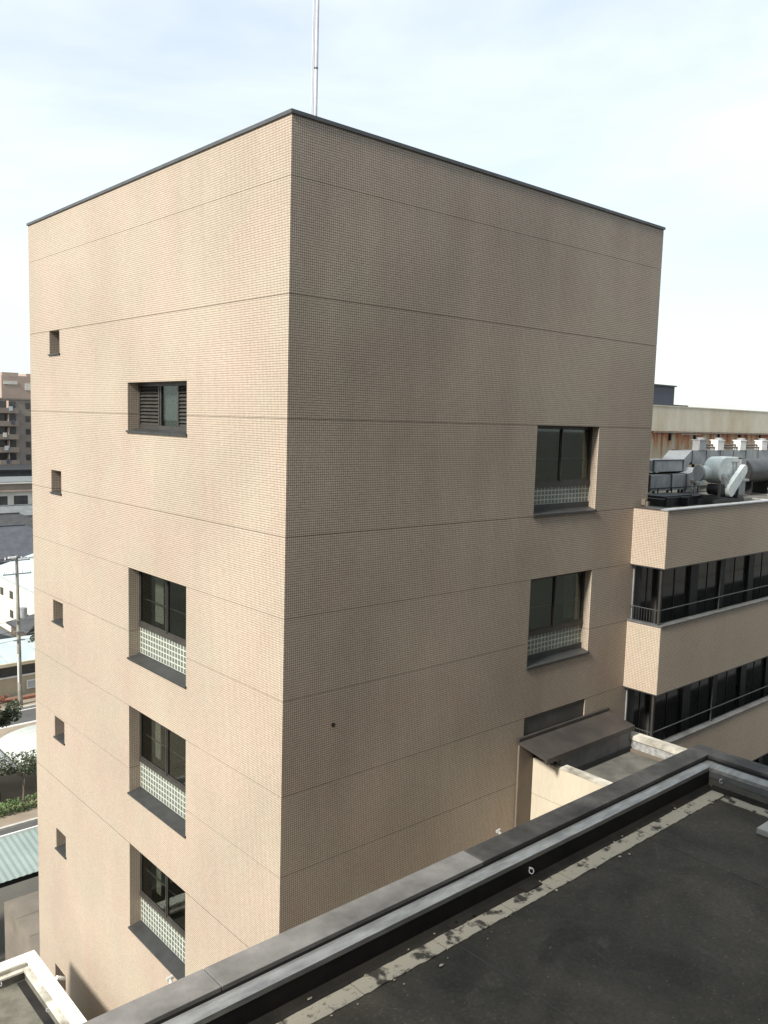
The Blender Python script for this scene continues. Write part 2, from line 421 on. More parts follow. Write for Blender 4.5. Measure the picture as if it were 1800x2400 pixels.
WIN_R = [(7.80, 10.53, -2.36, JZ[2] - JH, 'tall'), (7.82, 10.55, -6.44, JZ[4] - JH, 'tall'), (7.82, 10.55, -10.2, JZ[6] - JH, 'dark')]
WIN_L = [(4.03, 7.15, -.47, .775, 'louvre')]
for zt in (JZ[4] - JH, JZ[6] - JH, JZ[8] - JH):
    WIN_L.append((4.03, 7.15, zt - 2.43, zt, 'tall'))
SM = [2.385 - JH, -1.81, -5.774 - .09, -9.62, -13.4 + JH * 6]
WIN_S = [(11.74, 12.54, z - .69, z, 'small') for z in (2.378, -1.81, -5.87, -9.62, -13.35)]
WIN_S.append((11.9, 12.8, -19.3, -18.15, 'vent'))

def face_panels(face, u0, u1, openings):
    tops = [TOP] + [z - JH for z in JZ]
    bots = [z + JH for z in JZ] + [GZ]
    for zt, zb in zip(tops, bots):
        us = sorted({u0, u1, *[o[0] for o in openings], *[o[1] for o in openings]})
        mb = MB()
        for a, b in zip(us, us[1:]):
            blk = sorted([(max(o[2], zb), min(o[3], zt)) for o in openings if o[0] <= a + 1e-6 and o[1] >= b - 1e-6 and o[2] < zt and o[3] > zb])
            z = zb
            for lo, hi in blk:
                if lo > z + 1e-4: FB(mb, face, a, b, 0, TH, z, lo)
                z = max(z, hi)
            if zt > z + 1e-4: FB(mb, face, a, b, 0, TH, z, zt)
            if z >= zt - 1e-4 and blk and blk[0][0] <= zb + 1e-4 and len(blk) == 1 and mb.v:   # opening cuts the band in two
                mb.build('wall_panel', 'tile' if face == 'left' else 'tile_blotchy', tower); mb = MB()
        if mb.v: mb.build('wall_panel', 'tile' if face == 'left' else 'tile_blotchy', tower)
    mb = MB()
    for z in JZ:
        segs = [(u0 + (.012 if face == 'right' else 0), u1)]
        for o in openings:
            if o[2] < z - .02 and o[3] > z + .02:
                segs = [s for a, b in segs for s in ((a, min(b, o[0] - .02)), (max(a, o[1] + .02), b)) if s[1] > s[0]] if any(a < o[1] and b > o[0] for a, b in segs) else segs
        for a, b in segs: FB(mb, face, a, b, .012, TH, z - JH, z + JH)
    mb.build('joint_filler', 'joint', tower)

face_panels('right', 0, 12.69, WIN_R)
face_panels('left', TH, WL, WIN_L + WIN_S)
for o in tower.children:                      # the end of each corner panel belongs to the more even left face
    if o.name.startswith('wall_panel') and o.data.materials[0] == M['tile_blotchy']:
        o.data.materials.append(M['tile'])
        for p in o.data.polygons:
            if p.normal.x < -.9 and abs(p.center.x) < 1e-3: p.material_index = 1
# the part of the right face above the wing roof reaches further out
mb = MB()
zz = [TOP] + JZ[:3] + [-2.38]
for a, b in zip(zz, zz[1:]):
    mb.box(12.69, WR, 0, TH, b + (JH if b > -2.3 else 0), a - (JH if a < TOP else 0))
mb.build('wall_panel', 'tile_blotchy', tower)
mb = MB()
for z in JZ[:3]: mb.box(12.69, WR - .02, .012, TH, z - JH, z + JH)
mb.build('joint_filler', 'joint', tower)
MB().box(12.70, WR, .02, TH, GZ, -2.39).build('side_wall', 'wing_dark', tower)
MB().box(12.672, 12.72, -.035, .03, -7.8, -4.06).box(12.672, 12.72, -.035, .03, -9.4, -7.82).build('joint_cover', 'galv', tower)
MB().box(WR, WR + .16, .12, TH, -2.6, 1.05).build('corner_strip', 'white_paint', tower)
# back walls and roof slab
MB().box(TH, WR, WL - TH, WL, GZ, TOP).box(WR - .3, WR, TH, WL - TH, GZ, TOP).build('back_wall', 'tile', tower)
MB().box(TH, WR - .3, TH, WL - TH, 4.9, 5.1).build('roof_slab', 'grey_floor', tower)
# coping: each sheet a part
def coping_run(face, u0, u1, n):
    for i in range(n):
        a = u0 + (u1 - u0) * i / n + (.002 if i else 0); b = u0 + (u1 - u0) * (i + 1) / n - .002
        mb = MB(); FB(mb, face, a, b, -.035, .42, TOP, TOP + .038); FB(mb, face, a, b, -.035, -.01, TOP - .035, TOP)
        if face == 'right' and i == 0: mb.box(-.035, -.01, -.0099, .4199, TOP - .035, TOP)
        mb.build('coping', 'coping', tower)
coping_run('right', -.035, WR + .035, 6)
coping_run('left', .42, WL + .035, 6)
MB().box(.43, WR + .035, WL - .4, WL + .035, TOP, TOP + .045).box(WR - .4, WR + .035, .43, WL - .41, TOP, TOP + .045).build('coping', 'coping', tower)

def window(face, u0, u1, z0, z1, kind):
    dp = .31 if face == 'left' else .24
    fr = MB()
    if kind == 'tall':
        zb = z1 - 1.50            # bottom of the sash
        zg = z0 + (.09 if face == 'left' else .24)   # bottom of glass block
        FB(fr, face, u0, u1, dp - .02, dp + .06, z1 - .05, z1)                  # head
        FB(fr, face, u0, u0 + .05, dp - .02, dp + .06, zb, z1 - .05)
        FB(fr, face, u1 - .05, u1, dp - .02, dp + .06, zb, z1 - .05)
        FB(fr, face, u0, u1, dp - .03, dp + .08, zb - .11, zb)                   # transom over blocks
        um = (u0 + u1) / 2
        FB(fr, face, um - .022, um + .022, dp - .03, dp + .05, zb, z1 - .05)
        root = fr.build('window', 'frame', tower)
        for a, b in ((u0 + .05, um - .022), (um + .022, u1 - .05)):
            s = MB()
            for q in ((a, a + .035), (b - .035, b)): FB(s, face, *q, dp - .005, dp + .035, zb, z1 - .05)
            FB(s, face, a + .035, b - .035, dp - .005, dp + .035, zb, zb + .045); FB(s, face, a + .035, b - .035, dp - .005, dp + .035, z1 - .095, z1 - .05)
            s.build('sash', 'frame', root)
            FB(MB(), face, a + .035, b - .035, dp + .012, dp + .02, zb + .045, z1 - .095).build('pane', 'glass', root)
        s = MB(); FB(s, face, u0 + .05, u1 - .05, dp + .14, dp + .165, zb + .60, zb + .625); s.build('safety_bar', 'galv', root)
        nb, nr = max(1, round((u1 - u0) / .15)), 5
        if face == 'right': nr = 4
        s = MB(); FB(s, face, u0, u1, dp + .02, dp + .09, zg, zb - .11); s.build('block_mortar', 'blockjoint', root)
        s = MB(); pw = (u1 - u0) / nb; ph = (zb - .11 - zg) / nr
        for i in range(nb):
            for j in range(nr):
                FB(s, face, u0 + i * pw + .020, u0 + (i + 1) * pw - .020, dp + .017, dp + .08, zg + j * ph + .015, zg + (j + 1) * ph - .015)
        s.build('glass_block', 'glassblock', root, kind='stuff')
        # sloping sill with a lip
        s = MB()
        lip = -.045
        pr = [(lip, z0 - .035), (lip, z0 + .01), (dp + .01, z0 + .085), (dp + .01, z0 - .035)]
        if face == 'right':
            pr = [(lip, z0 - .035), (lip, z0 + .02), (dp + .01, z0 + .10), (dp + .01, z0 + .02), (-.002, z0 - .035)]
            s.prism(pr, 'x', u0 - .03, u1 + .03)
            s2 = MB().box(u0, u1, dp - .02, dp + .1, z0 + .02, zg)
            s2.build('apron', 'dark_metal', root)
        else:
            s.prism(pr, 'y', u0 - .03, u1 + .03)
            FB(MB(), face, u0, u1, dp - .01, dp + .1, z0 + .02, zg).build('apron', 'dark_metal', root)
        s.build('sill', 'dark_metal', root)
    elif kind == 'louvre':
        FB(fr, face, u0, u1, dp - .02, dp + .06, z1 - .09, z1); FB(fr, face, u0, u1, dp - .02, dp + .06, z0 + .08, z0 + .17)
        posts = [(u0, u0 + .05), (u1 - .09, u1), (5.97, 6.03), (5.88, 5.93), (4.98, 5.04)]
        for a, b in posts: FB(fr, face, a, b, dp - .02, dp + .06, z0 + .17, z1 - .09)
        root = fr.build('window', 'frame', tower)
        FB(MB(), face, 5.04, 5.88, dp + .01, dp + .02, z0 + .17, z1 - .09).build('pane', 'glass', root)
        FB(MB(), face, 5.04, 5.88, dp + .10, dp + .11, z0 + .17, z1 - .09).build('blind', 'pale_roof', root)
        z = z0 + .17
        n = 11; st = (z1 - .09 - z) / n
        for i in range(n):
            for a, b in ((6.03, u1 - .09), (u0 + .05, 4.98)):
                p = [(dp - .015, z + i * st + .005), (dp - .005, z + i * st + .005), (dp + .055, z + (i + 1) * st - .004), (dp + .045, z + (i + 1) * st - .004)]
                MB().prism(p, 'y', a, b).build('louvre_slat', 'frame', root)
        for a, b in ((6.03, u1 - .09), (u0 + .05, 4.98)):
            FB(MB(), face, a, b, dp + .07, dp + .09, z0 + .17, z1 - .09).build('backing', 'black', root)
        MB().prism([(-.045, z0 - .035), (-.045, z0 + .01), (dp, z0 + .085), (dp, z0 - .035)], 'y', u0 - .03, u1 + .03).build('sill', 'dark_metal', root)
    elif kind == 'small':
        FB(fr, face, u0, u1, dp, dp + .05, z1 - .05, z1); FB(fr, face, u0, u1, dp, dp + .05, z0 + .06, z0 + .1)
        for a, b in ((u0, u0 + .05), (u1 - .05, u1)): FB(fr, face, a, b, dp, dp + .05, z0 + .1, z1 - .05)
        root = fr.build('window', 'frame', tower)
        FB(MB(), face, u0 + .05, u1 - .05, dp + .02, dp + .03, z0 + .1, z1 - .05).build('pane', 'glass', root)
        MB().prism([(-.045, z0 - .03), (-.045, z0 + .01), (dp, z0 + .07), (dp, z0 - .03)], 'y', u0 - .04, u1 + .04).build('sill', 'dark_metal', root)
    elif kind == 'dark':
        FB(fr, face, u0, u1, .02, .1, z1 - .05, z1)
        root = fr.build('window', 'frame', tower)
        for a, b in ((u0, u0 + 1.3), (u0 + 1.31, u1)): FB(MB(), face, a, b, .035, .1, z0, z1 - .05).build('cover_panel', 'dull_panel', root)
    elif kind == 'vent':
        FB(fr, face, u0, u1, .1, .14, z1 - .06, z1)
        root = fr.build('vent_opening', 'frame', tower)
        FB(MB(), face, u0, u1, .35, .39, z0, z1).build('backing', 'black', root)
        MB().tube((-.22, 12.1, -18.2), (.05, 12.1, -18.35), .07, n=10).build('vent_pipe', 'light_cap', root)
    # the room behind
    s = MB()
    d0, d1 = dp + .42, dp + 3.2
    a, b, c, e = u0 - .6, u1 + .6, z0 + .0, z1 + .3
    if kind in ('small',): d1 = dp + 1.2; a, b = u0 - .1, u1 + .1
    if kind != 'vent':
        def P(u, dd, z): return (u, dd, z) if face == 'right' else (dd, u, z)
        s.quad(P(a, d1, c), P(b, d1, c), P(b, d1, e), P(a, d1, e))
        s.quad(P(a, TH, c), P(a, d1, c), P(a, d1, e), P(a, TH, e)); s.quad(P(b, TH, c), P(b, d1, c), P(b, d1, e), P(b, TH, e))
        s.quad(P(a, TH, c), P(b, TH, c), P(b, d1, c), P(a, d1, c)); s.quad(P(a, TH, e), P(b, TH, e), P(b, d1, e), P(a, d1, e))
        s.build('room', 'room', root)
    return root

roots = []
for w in WIN_R: roots.append(window('right', *w))
for w in WIN_L + WIN_S: roots.append(window('left', *w))

def curtain(root, face, ua, ub, z0, z1, dd, mat='curtain'):
    n = 10; s = MB()
    def P(u, d, z): return (u, d, z) if face == 'right' else (d, u, z)
    for i in range(n):
        a = ua + (ub - ua) * i / n; b = ua + (ub - ua) * (i + 1) / n
        da = dd + .035 * (i % 2); db = dd + .035 * ((i + 1) % 2)
        s.quad(P(a, da, z0), P(b, db, z0), P(b, db, z1), P(a, da, z1))
    s.build('curtain', mat, root)
curtain(roots[4], 'left', 6.25, 6.72, -5.50, -4.06, .55)
curtain(roots[5], 'left', 6.42, 6.72, -9.25, -7.8, .55)
curtain(roots[6], 'left', 6.40, 6.66, -13.1, -11.7, .55)
curtain(roots[1], 'right', 9.95, 10.4, -5.5, -4.06, .48)

# a small dark anchor hole and lamps low on the tower
MB().tube((1.32, -.006, -6.54), (1.32, .01, -6.54), .05, n=8).build('anchor_hole', 'black', tower)

# ---------------------------------------------------------------- lightning pole on the tower roof
mast = thing('flagpole', 'slim pale metal pole with a thinner rod beside it on the tower roof', 'pole', (4.24, 5, 5.1))
s = MB().tube((4.24, 5, 5.1), (4.24, 5, 9.05), .056, n=16).tube((4.24, 5, 9.1), (4.24, 5, 18), .056, .048, n=16)
s.build('pole', 'pole', mast, smooth=True)
MB().tube((4.24, 5, 9.05), (4.24, 5, 9.1), .056, n=16).build('coupling', 'galv_dark', mast)
MB().tube((4.11, 5.0, 5.1), (4.15, 5.0, 18), .016, n=8).build('conductor_rod', 'pole', mast, smooth=True)
MB().box(4.05, 4.43, 4.81, 5.19, 5.1, 5.16).build('base_plate', 'galv', mast)

# ---------------------------------------------------------------- wing to the right
wing = thing('hospital_wing', 'lower wing with tiled balcony bands and dark glazing joined to the tower', 'building', (12.49, -1.12, GZ))
X0, X1 = 12.49, 44.0
bands = [(-4.05, -2.37), (-7.80, -5.78), (-11.45, -9.47), (-15.1, -13.1), (-18.8, -16.8), (-23.9, -20.5)]
for i, (zb, zt) in enumerate(bands):
    MB().box(X0, X1, -1.12, -.92, zb, zt).box(X0, X0 + .18, -.92, -.002, zb, zt).build('tiled_band', 'tile', wing)
    MB().box(X0, X1, -1.13, -1.09, zb - .03, zb).box(X0, X0 + .03, -1.09, -.01, zb - .03, zb).build('drip_edge', 'galv_dark', wing)
    MB().box(X0 + .18, X1, -.92, 0 if i else 11.0, zb + .03, zb + .16 if i else -2.78).build('balcony_floor', 'dark_metal' if i else 'grey_floor', wing)
    s = MB()
    n = 7; 
    for q in range(n):
        a = X0 - .02 + (X1 - X0) * q / n; b = X0 - .02 + (X1 - X0) * (q + 1) / n - .006
        MB().box(a, b, -1.15, -.89, zt, zt + .035).build('coping', 'galv' if i == 0 else 'grey_metal', wing)
    MB().box(X0 - .02, X0 + .2, -.888, -.003, zt, zt + .035).build('coping', 'brown_panel' if i == 0 else 'grey_metal', wing)
# balcony backs: window wall
for i in range(5):
    zt, zb = bands[i][0], bands[i + 1][1] - .9
    wz0, wz1 = zb + .0, zt - .0
    MB().box(13.2, X1, .3, .4, zb - 1.1, zt + .1).build('window_wall', 'wing_back', wing)
    x = 13.22; k = 0
    wd = [.9, .32, 1.7, .5, 1.55, .28, 1.75, .42, 1.6, .3, 1.7, .45, 1.6, .35, 1.6, .4, 1.6, .3, 1.6, .4, 1.6, .3, 1.6, .4]
    for w in wd:
        if x + w > X1: break
        if k % 2:
            MB().box(x, x + w, .02, .2, zb - .9, zt).build('pier', 'wing_dark', wing)
        else:
            f = MB().box(x, x + w, .1, .16, wz1 - .12, wz1).box(x, x + w, .1, .16, zb - .9, zb - .84)
            f.box(x, x + .05, .1, .16, zb - .84, wz1 - .12).box(x + w - .05, x + w, .1, .16, zb - .84, wz1 - .12).box(x + w / 2 - .025, x + w / 2 + .025, .1, .16, zb - .84, wz1 - .12)
            f = f.build('window', 'frame', wing)
            MB().box(x + .05, x + w / 2 - .025, .12, .13, zb - .84, wz1 - .12).build('pane', 'glass_tint', f)
            MB().box(x + w / 2 + .025, x + w - .05, .12, .13, zb - .84, wz1 - .12).build('pane', 'glass_tint', f)
            if (k // 2 + i) % 2 == 1:
                MB().box(x + .1, x + w * .42, .22, .24, zb + .25, wz1).build('blind', 'galv', f)
        x += w; k += 1
    if i < 3:
        # rail on the band top, corner post and balusters
        rt = bands[i + 1][1] + .46
        MB().tube((X0 + .1, -.98, rt), (X1, -.98, rt), .018, n=8).tube((X0 + .1, -.98, rt), (X0 + .1, 0, rt), .013, n=8).build('handrail', 'galv_dark', wing)
        MB().box(X0 + .06, X0 + .12, -1.01, -.95, bands[i + 1][1] + .035, zt).build('corner_post', 'frame', wing)
        x = X0 + .1 + 3.55
        while x < X1:
            MB().box(x, x + .03, -.99, -.96, bands[i + 1][1] + .035, zt).build('post', 'galv_dark', wing); x += 5.2
        s = MB(); y = -.86
        while y < -.05: s.box(X0 + .095, X0 + .105, y, y + .01, bands[i + 1][1] + .035, rt); y += .09
        s.build('baluster', 'galv_dark', wing, kind='stuff')
MB().box(13.2, X1, .42, 12, GZ, -2.9).build('core', 'wing_dark', wing)
# roof upstand behind coping
MB().box(X0 + .3, X1, -.88, -.7, -2.78, -2.36).build('roof_upstand', 'dirty_white', wing)
# small dark bracket where the coping meets the tower
s = MB().box(12.86, 12.95, -.14, -.01, -2.3, -2.12).box(12.9, 13.0, -.2, -.14, -2.34, -2.2)
s.build('wall_bracket', 'brown_wall', wing)

# ---------------------------------------------------------------- rusted screen and plant on the wing roof
RZ = -2.78
pent = thing('rusted_screen_wall', 'rust-streaked pale wall under a wide stained beige fascia on the wing roof', 'wall', (26, 8, RZ))
MB().box(22, 60, 8, 8.3, RZ, -.16).build('wall', 'rust', pent)
for q in range(10):
    a = 22 + q * 3.8
    MB().box(a, a + 3.79, 7.75, 8.35, -.16, 1.0).build('fascia_panel', 'fascia', pent)
MB().box(22, 60, 7.73, 8.37, 1.0, 1.05).build('coping', 'fascia', pent)
for x in (27.98, 30.32, 32.76, 35.04, 37.43, 39.8):
    MB().box(x - .05, x + .05, 7.9, 7.99, -.60, -.16).build('bracket', 'black', pent)
MB().tube((26, 7.62, -.22), (45, 7.62, -.22), .035, n=8).tube((28.4, 7.55, -.3), (30.2, 7.55, -.3), .03, n=8).build('pipe', 'brown_wall', pent)

far = thing('rooftop_block', 'dark blue-grey box-shaped penthouse on the skyline behind the rusted wall', 'building', (37, 14, -2.9))
MB().box(33, 38.6, 14, 19, -2.9, 2.5).build('wall', 'slate', far)
MB().box(32.9, 38.7, 13.9, 19.1, 2.5, 2.58).build('coping', 'galv_dark', far)
MB().box(32, 39.98, 13.8, 19.5, -2.9, 1.42).build('lower_wall', 'slate', far)
MB().box(39.99, 43.7, 13.9, 19.5, -2.9, 1.33).build('lower_wall', 'dark_roof', far)

# upper duct: box end, sloping hood, long run along the wall
def duct_ribs(mb, x0, x1, y0, y1, z0, z1, step, t=.025):
    x = x0
    while x < x1:
        mb.box(x, x + .04, y0 - t, y1 + t, z0 - t, z1 + t); x += step
    return mb
ud = thing('air_duct', 'upper grey sheet-metal duct with a sloping hood running along the rusted wall', 'duct', (20.3, 4, RZ), 'ducts on the wing roof')
MB().box(20.1, 22.3, 4.0, 5.2, -1.72, -1.28).build('duct_end', 'galv', ud)
s = MB(); s.v = [(20.6, 4.01, -1.27), (22.3, 4.01, -1.27), (22.3, 4.01, -1.71), (20.6, 4.01, -1.71), (24.6, 6, -.98), (26.6, 6, -.98), (26.6, 6, -1.5), (24.6, 6, -1.5)]
s.f = [(0, 1, 2, 3), (7, 6, 5, 4), (0, 4, 5, 1), (1, 5, 6, 2), (2, 6, 7, 3), (3, 7, 4, 0)]
s.build('sloping_hood', 'galv', ud)
MB().box(26.6, 42, 6.0, 7.0, -1.62, -1.0).build('duct_run', 'galv', ud)
duct_ribs(MB(), 26.6, 41.9, 6.0, 7.0, -1.62, -1.0, 1.3, .018).build('flange', 'galv_dark', ud)
MB().box(20.07, 22.33, 3.97, 4.03, -1.30, -1.25).box(20.07, 20.13, 3.97, 4.03, -1.74, -1.3).box(22.27, 22.33, 3.97, 4.03, -1.74, -1.3).build('rim', 'galv_dark', ud)
s = MB()
for x in (20.3, 22.2): s.box(x, x + .06, 4.05, 4.12, RZ, -1.72)
for x in (27, 30, 33, 36, 39): s.box(x, x + .08, 6.1, 6.2, RZ, -1.62)
s.build('support_frame', 'black', ud)
ld = thing('air_duct', 'lower grey sheet-metal duct curving down under the upper duct', 'duct', (20.1, 4, RZ), 'ducts on the wing roof')
MB().box(19.2, 21.9, 3.6, 4.8, -2.42, -1.82).build('duct_run', 'galv', ld)
pr = [(21.9, -1.82), (23.3, -1.60), (23.6, -2.0), (23.3, -2.3), (22.6, -2.45), (21.9, -2.42)]
MB().prism(pr, 'y', 3.6, 4.8).build('elbow', 'galv', ld)
s = MB()
for x in (19.2, 20.75, 21.87): s.box(x, x + .05, 3.57, 4.83, -2.45, -1.79)
s.build('flange', 'galv_dark', ld)
s = MB()
for x in (19.6, 20.6, 21.7, 22.7): s.box(x, x + .07, 3.62, 3.70, RZ, -2.42)
s.build('support_frame', 'black', ld)

fan = thing('extractor_fan', 'pale mint centrifugal fan with round inlet and slanting belt guard', 'fan', (20.7, 1.5, RZ))
c = (20.72, -1.52)
pts = []
for k in range(21):
    t = R(-60 + k * 13.5); rr = .40 + .012 * k
    pts.append((c[0] + rr * math.cos(t), c[1] + rr * math.sin(t)))
pts = [(c[0] + .62 * math.cos(R(a)), c[1] + .5 * math.sin(R(a))) for a in range(90, 300, 12)]
pts += [(c[0] + .35, c[1] - .42), (c[0] + .85, c[1] - .2), (c[0] + .85, c[1] + .5)]
MB().prism(pts, 'y', 1.35, 1.95).build('casing', 'mint', fan, bevel=.015)
s = MB().tube((20.3, 1.8, -1.62), (19.82, 1.98, -1.62), .26, n=24)
s.build('inlet_duct', 'mint', fan, smooth=True)
MB().tube((19.88, 1.955, -1.62), (19.80, 1.985, -1.62), .30, n=24).build('inlet_flange', 'galv', fan)
a, b = Vector((20.62, -2.22)), Vector((21.55, -1.48)); dd = (b - a).normalized(); nn = Vector((-dd.y, dd.x)); r0 = .19
pts = [tuple(a + (-dd * math.sin(R(t)) + nn * math.cos(R(t))) * r0 * 1.25) for t in range(0, 181, 20)] + [tuple(b + (dd * math.sin(R(t)) - nn * math.cos(R(t))) * r0) for t in range(0, 181, 20)]
MB().prism(pts, 'y', 1.05, 1.22).build('belt_guard', 'mint', fan, bevel=.01)
MB().tube((20.25, 1.2, -2.2), (20.25, 1.75, -2.2), .2, n=16).build('motor', 'black', fan, smooth=True)
MB().tube((20.45, 1.15, -1.75), (20.45, 1.35, -1.75), .12, n=14).box(20.33, 20.57, 1.16, 1.35, -2.1, -1.75).build('bearing', 'galv', fan)
s = MB().box(19.7, 21.9, 1.2, 1.3, RZ, -2.55).box(19.7, 21.9, 1.85, 1.95, RZ, -2.55)
for x in (20.0, 21.4): s.box(x, x + .08, 1.2, 1.95, -2.55, -2.42).box(x, x + .07, 1.2, 1.28, -2.42, -2.0)
s.build('base_frame', 'galv_dark', fan)
for z in (-1.28, -1.75):
    pass
s = MB()
for z in (-1.2,): s.box(21.05, 21.62, 1.33, 1.97, z - .03, z + .01)
for x in (21.15, 21.4): s.box(x, x + .03, 1.33, 1.349, -1.95, -1.2)
s.build('stiffener', 'galv', fan)

col = thing('duct_riser', 'grey stepped square duct standing on a flange between the fan and the dark tank', 'duct', (22.5, 1.8, RZ))
MB().box(22.55, 22.95, 1.7, 2.2, -1.9, -1.15).box(22.4, 23.1, 1.6, 2.3, -1.98, -1.9).build('upper_box', 'galv', col)
MB().box(22.5, 23.0, 1.7, 2.2, -2.5, -1.98).build('lower_box', 'galv', col)
MB().tube((22.75, 1.95, -2.58), (22.75, 1.95, -2.5), .42, n=20).tube((22.75, 1.95, RZ), (22.75, 1.95, -2.58), .3, n=20).build('base_flange', 'concrete', col)

tank = thing('round_duct', 'large dark round duct lying at the right edge of the wing roof', 'duct', (27, 3, RZ))
MB().tube((25.9, 3.4, -1.75), (33, 3.4, -1.75), .52, n=32).build('barrel', 'galv_dark', tank, smooth=True)
MB().tube((25.85, 3.4, -1.75), (25.95, 3.4, -1.75), .56, n=32).tube((28.9, 3.4, -1.75), (28.98, 3.4, -1.75), .55, n=32).build('flange', 'black', tank)
s = MB()
for x in (26.3, 28, 30, 32): s.box(x, x + .1, 3.0, 3.8, RZ, -2.2)
s.build('support_frame', 'black', tank)
for i in range(7):
    o = MB().tube((26.5 + i * .42, 2.3, RZ), (26.5 + i * .42, 2.3, -2.48), .05, n=8).tube((26.5 + i * .42, 2.3, -2.48), (26.5 + i * .42, 2.3, -2.40), .075, n=8).build('roof_vent', 'light_cap')
    solo(o, 'small white vent cap on a stem in front of the dark round duct', 'vent', 'white vents in front of the round duct')

pk = thing('pipe_bundle', 'bundle of thin grey pipes with valves rising between fan and ducts', 'pipe', (22.9, 3.6, RZ))
s = MB()
for i, (x, y) in enumerate(((22.0, 3.4), (22.25, 3.4), (23.2, 2.9), (24.1, 3.6), (25.0, 4.2))):
    s.path([(x, y, RZ), (x, y, -1.75 + .08 * i), (x + 1.3, y + .5, -1.75 + .08 * i)], .035)
s.build('pipe', 'galv', pk, smooth=True)
s = MB()
for x, y, z in ((22.0, 3.4, -2.1), (22.25, 3.4, -2.2), (23.2, 2.9, -2.15), (24.1, 3.6, -2.0)):
    s.tube((x, y, z - .05), (x, y, z + .05), .07, n=10).ring((x, y - .14, z), .06, .012, (0, 1, 0))
s.build('valve', 'brown_wall', pk)
rl = thing('plant_railing', 'thin dark railing standing behind the low black tray on the roof', 'railing', (20, 3.5, RZ))
for x in (18.6, 19.6, 20.6, 21.6, 22.6, 23.6): MB().box(x, x + .035, 3.45, 3.485, RZ, -2.3).build('post', 'black', rl)
MB().box(18.6, 23.64, 3.44, 3.475, -2.33, -2.29).box(18.6, 23.64, 3.44, 3.475, -2.56, -2.53).build('rail', 'black', rl)
vx = [27.5, 29.2, 31.45, 33.75, 36.0]
first = None
vl = ['leftmost, greyer pump box against the rusted wall above the long duct', 'white pump box second from the left above the long duct',
      'white pump box third from the left, right of the fan top', 'white pump box furthest right in the photo', 'white pump box beyond the right edge of the photo']
for i, x in enumerate(vx):
    if first is None or i == 1:
        first = thing('pump_box', vl[i], 'pump', (x, 6.1, -1.0), 'pump boxes in a row over the long duct')
        MB().box(x - .36, x + .26, 5.95, 6.3, -1.0, -.54).build('body', 'white_paint' if i else 'galv', first, bevel=.02)
        MB().box(x - .0, x + .42, 6.31, 6.5, -1.0, -.58).build('side_panel', 'galv', first)
        MB().box(x - .38, x + .29, 5.93, 6.36, -.54, -.50).build('lid', 'galv' if not i else 'white_paint', first, bevel=.01)
        MB().tube((x + .2, 6.2, -.49), (x + .2, 6.2, -.40), .2, n=14).build('cap', 'galv', first)
        MB().tube((x - .03, 6.0, -.66), (x - .03, 5.985, -.66), .05, n=10).build('port', 'black', first)
    else:
        copy_thing(first, (x, 6.1, -1.0), vl[i])
s = MB()
for a, b in zip(vx, vx[1:]):
    for z, y in ((-.74, 6.2), (-.86, 6.1)):
        s.path([(a + .22, y, z), (b - .30, y, z)], .045)
solo(s.build('pipework', 'brown_wall'), 'twin brownish pipes linking the row of white pump boxes', 'pipe')
o = MB().box(17.6, 21.6, 2.0, 3.4, RZ, -2.52).box(17.9, 19.9, 2.2, 3.2, -2.52, -2.44).box(17.6, 21.6, 1.9, 1.98, RZ, -2.45).box(18.5, 18.6, 1.6, 1.98, RZ, -2.45).build('cable_tray', 'black', bevel=.01)
solo(o, 'low black cable tray lying below the two grey ducts', 'cable tray')
o = MB().tube((15.2, -.2, RZ + .12), (30, -.2, RZ + .12), .05, n=8).tube((19, .5, RZ + .1), (30, .5, RZ + .1), .04, n=8).tube((22, .9, RZ + .2), (22, -.2, RZ + .2), .04, n=8).build('roof_pipe', 'ledge', smooth=True)
solo(o, 'long pale pipes lying on the wing roof behind its coping', 'pipe')
o = MB().box(22.2, 23.0, -.62, -.35, RZ, -2.3).build('junction_box', 'galv', bevel=.01)
solo(o, 'small flat grey junction box on the wing coping below the fan', 'box')

# ---------------------------------------------------------------- annex at the foot of the right face
ann = thing('low_annex', 'small annex with a bright cream side wall and dark sloping hood against the tower', 'building', (8.2, -3, GZ))
s = MB()
s.prism([(-.003, -8.46), (-.003, -8.38), (-.97, -8.58), (-.97, -8.72), (-.90, -8.72), (-.90, -8.64)], 'x', 7.6, 11.68)
hood = s.build('hood', 'brown_panel', ann)
MB().box(7.56, 11.72, -.075, -.004, -8.375, -8.30).build('flashing', 'brown_panel', hood)
MB().box(7.6, 8.2, -.06, -.003, GZ, -8.5).build('pier', 'brown_wall', ann)
for zt, zb in ((-8.98, -9.96), (-9.975, -11.9), (-11.915, -14), (-14.015, -18), (-18.015, GZ)):
    MB().box(8.2, 8.36, -5.6, -.065, zb, zt).build('wall_panel', 'plaster', ann)
MB().box(8.22, 8.34, -5.59, -.07, GZ, -9).build('wall_core', 'joint', ann)
MB().box(8.18, 8.46, -5.6, -.98, -8.975, -8.93).build('coping', 'dirty_white', ann)
MB().box(8.37, 11.7, -.85, -.70, -9.3, -8.75).build('upstand', 'grey_metal', ann)
MB().box(8.37, 11.7, -.90, -.852, -9.36, -9.24).build('skirting', 'black', ann)
MB().box(11.66, 12.04, -5.6, -.5, -9.02, -8.9).build('coping', 'dirty_white', ann)
MB().box(11.70, 12.0, -5.6, -.5, GZ, -9.02).build('right_parapet', 'ledge', ann)
MB().box(11.62, 11.698, -5.6, -.9, -9.38, -9.28).build('skirting', 'brown_wall', ann)
MB().box(8.37, 11.69, -5.6, -.9, -9.7, -9.36).build('roof', 'grey_floor', ann)
MB().box(8.37, 11.69, -5.6, -5.5, GZ, -9.7).build('front_wall', 'plaster', ann)

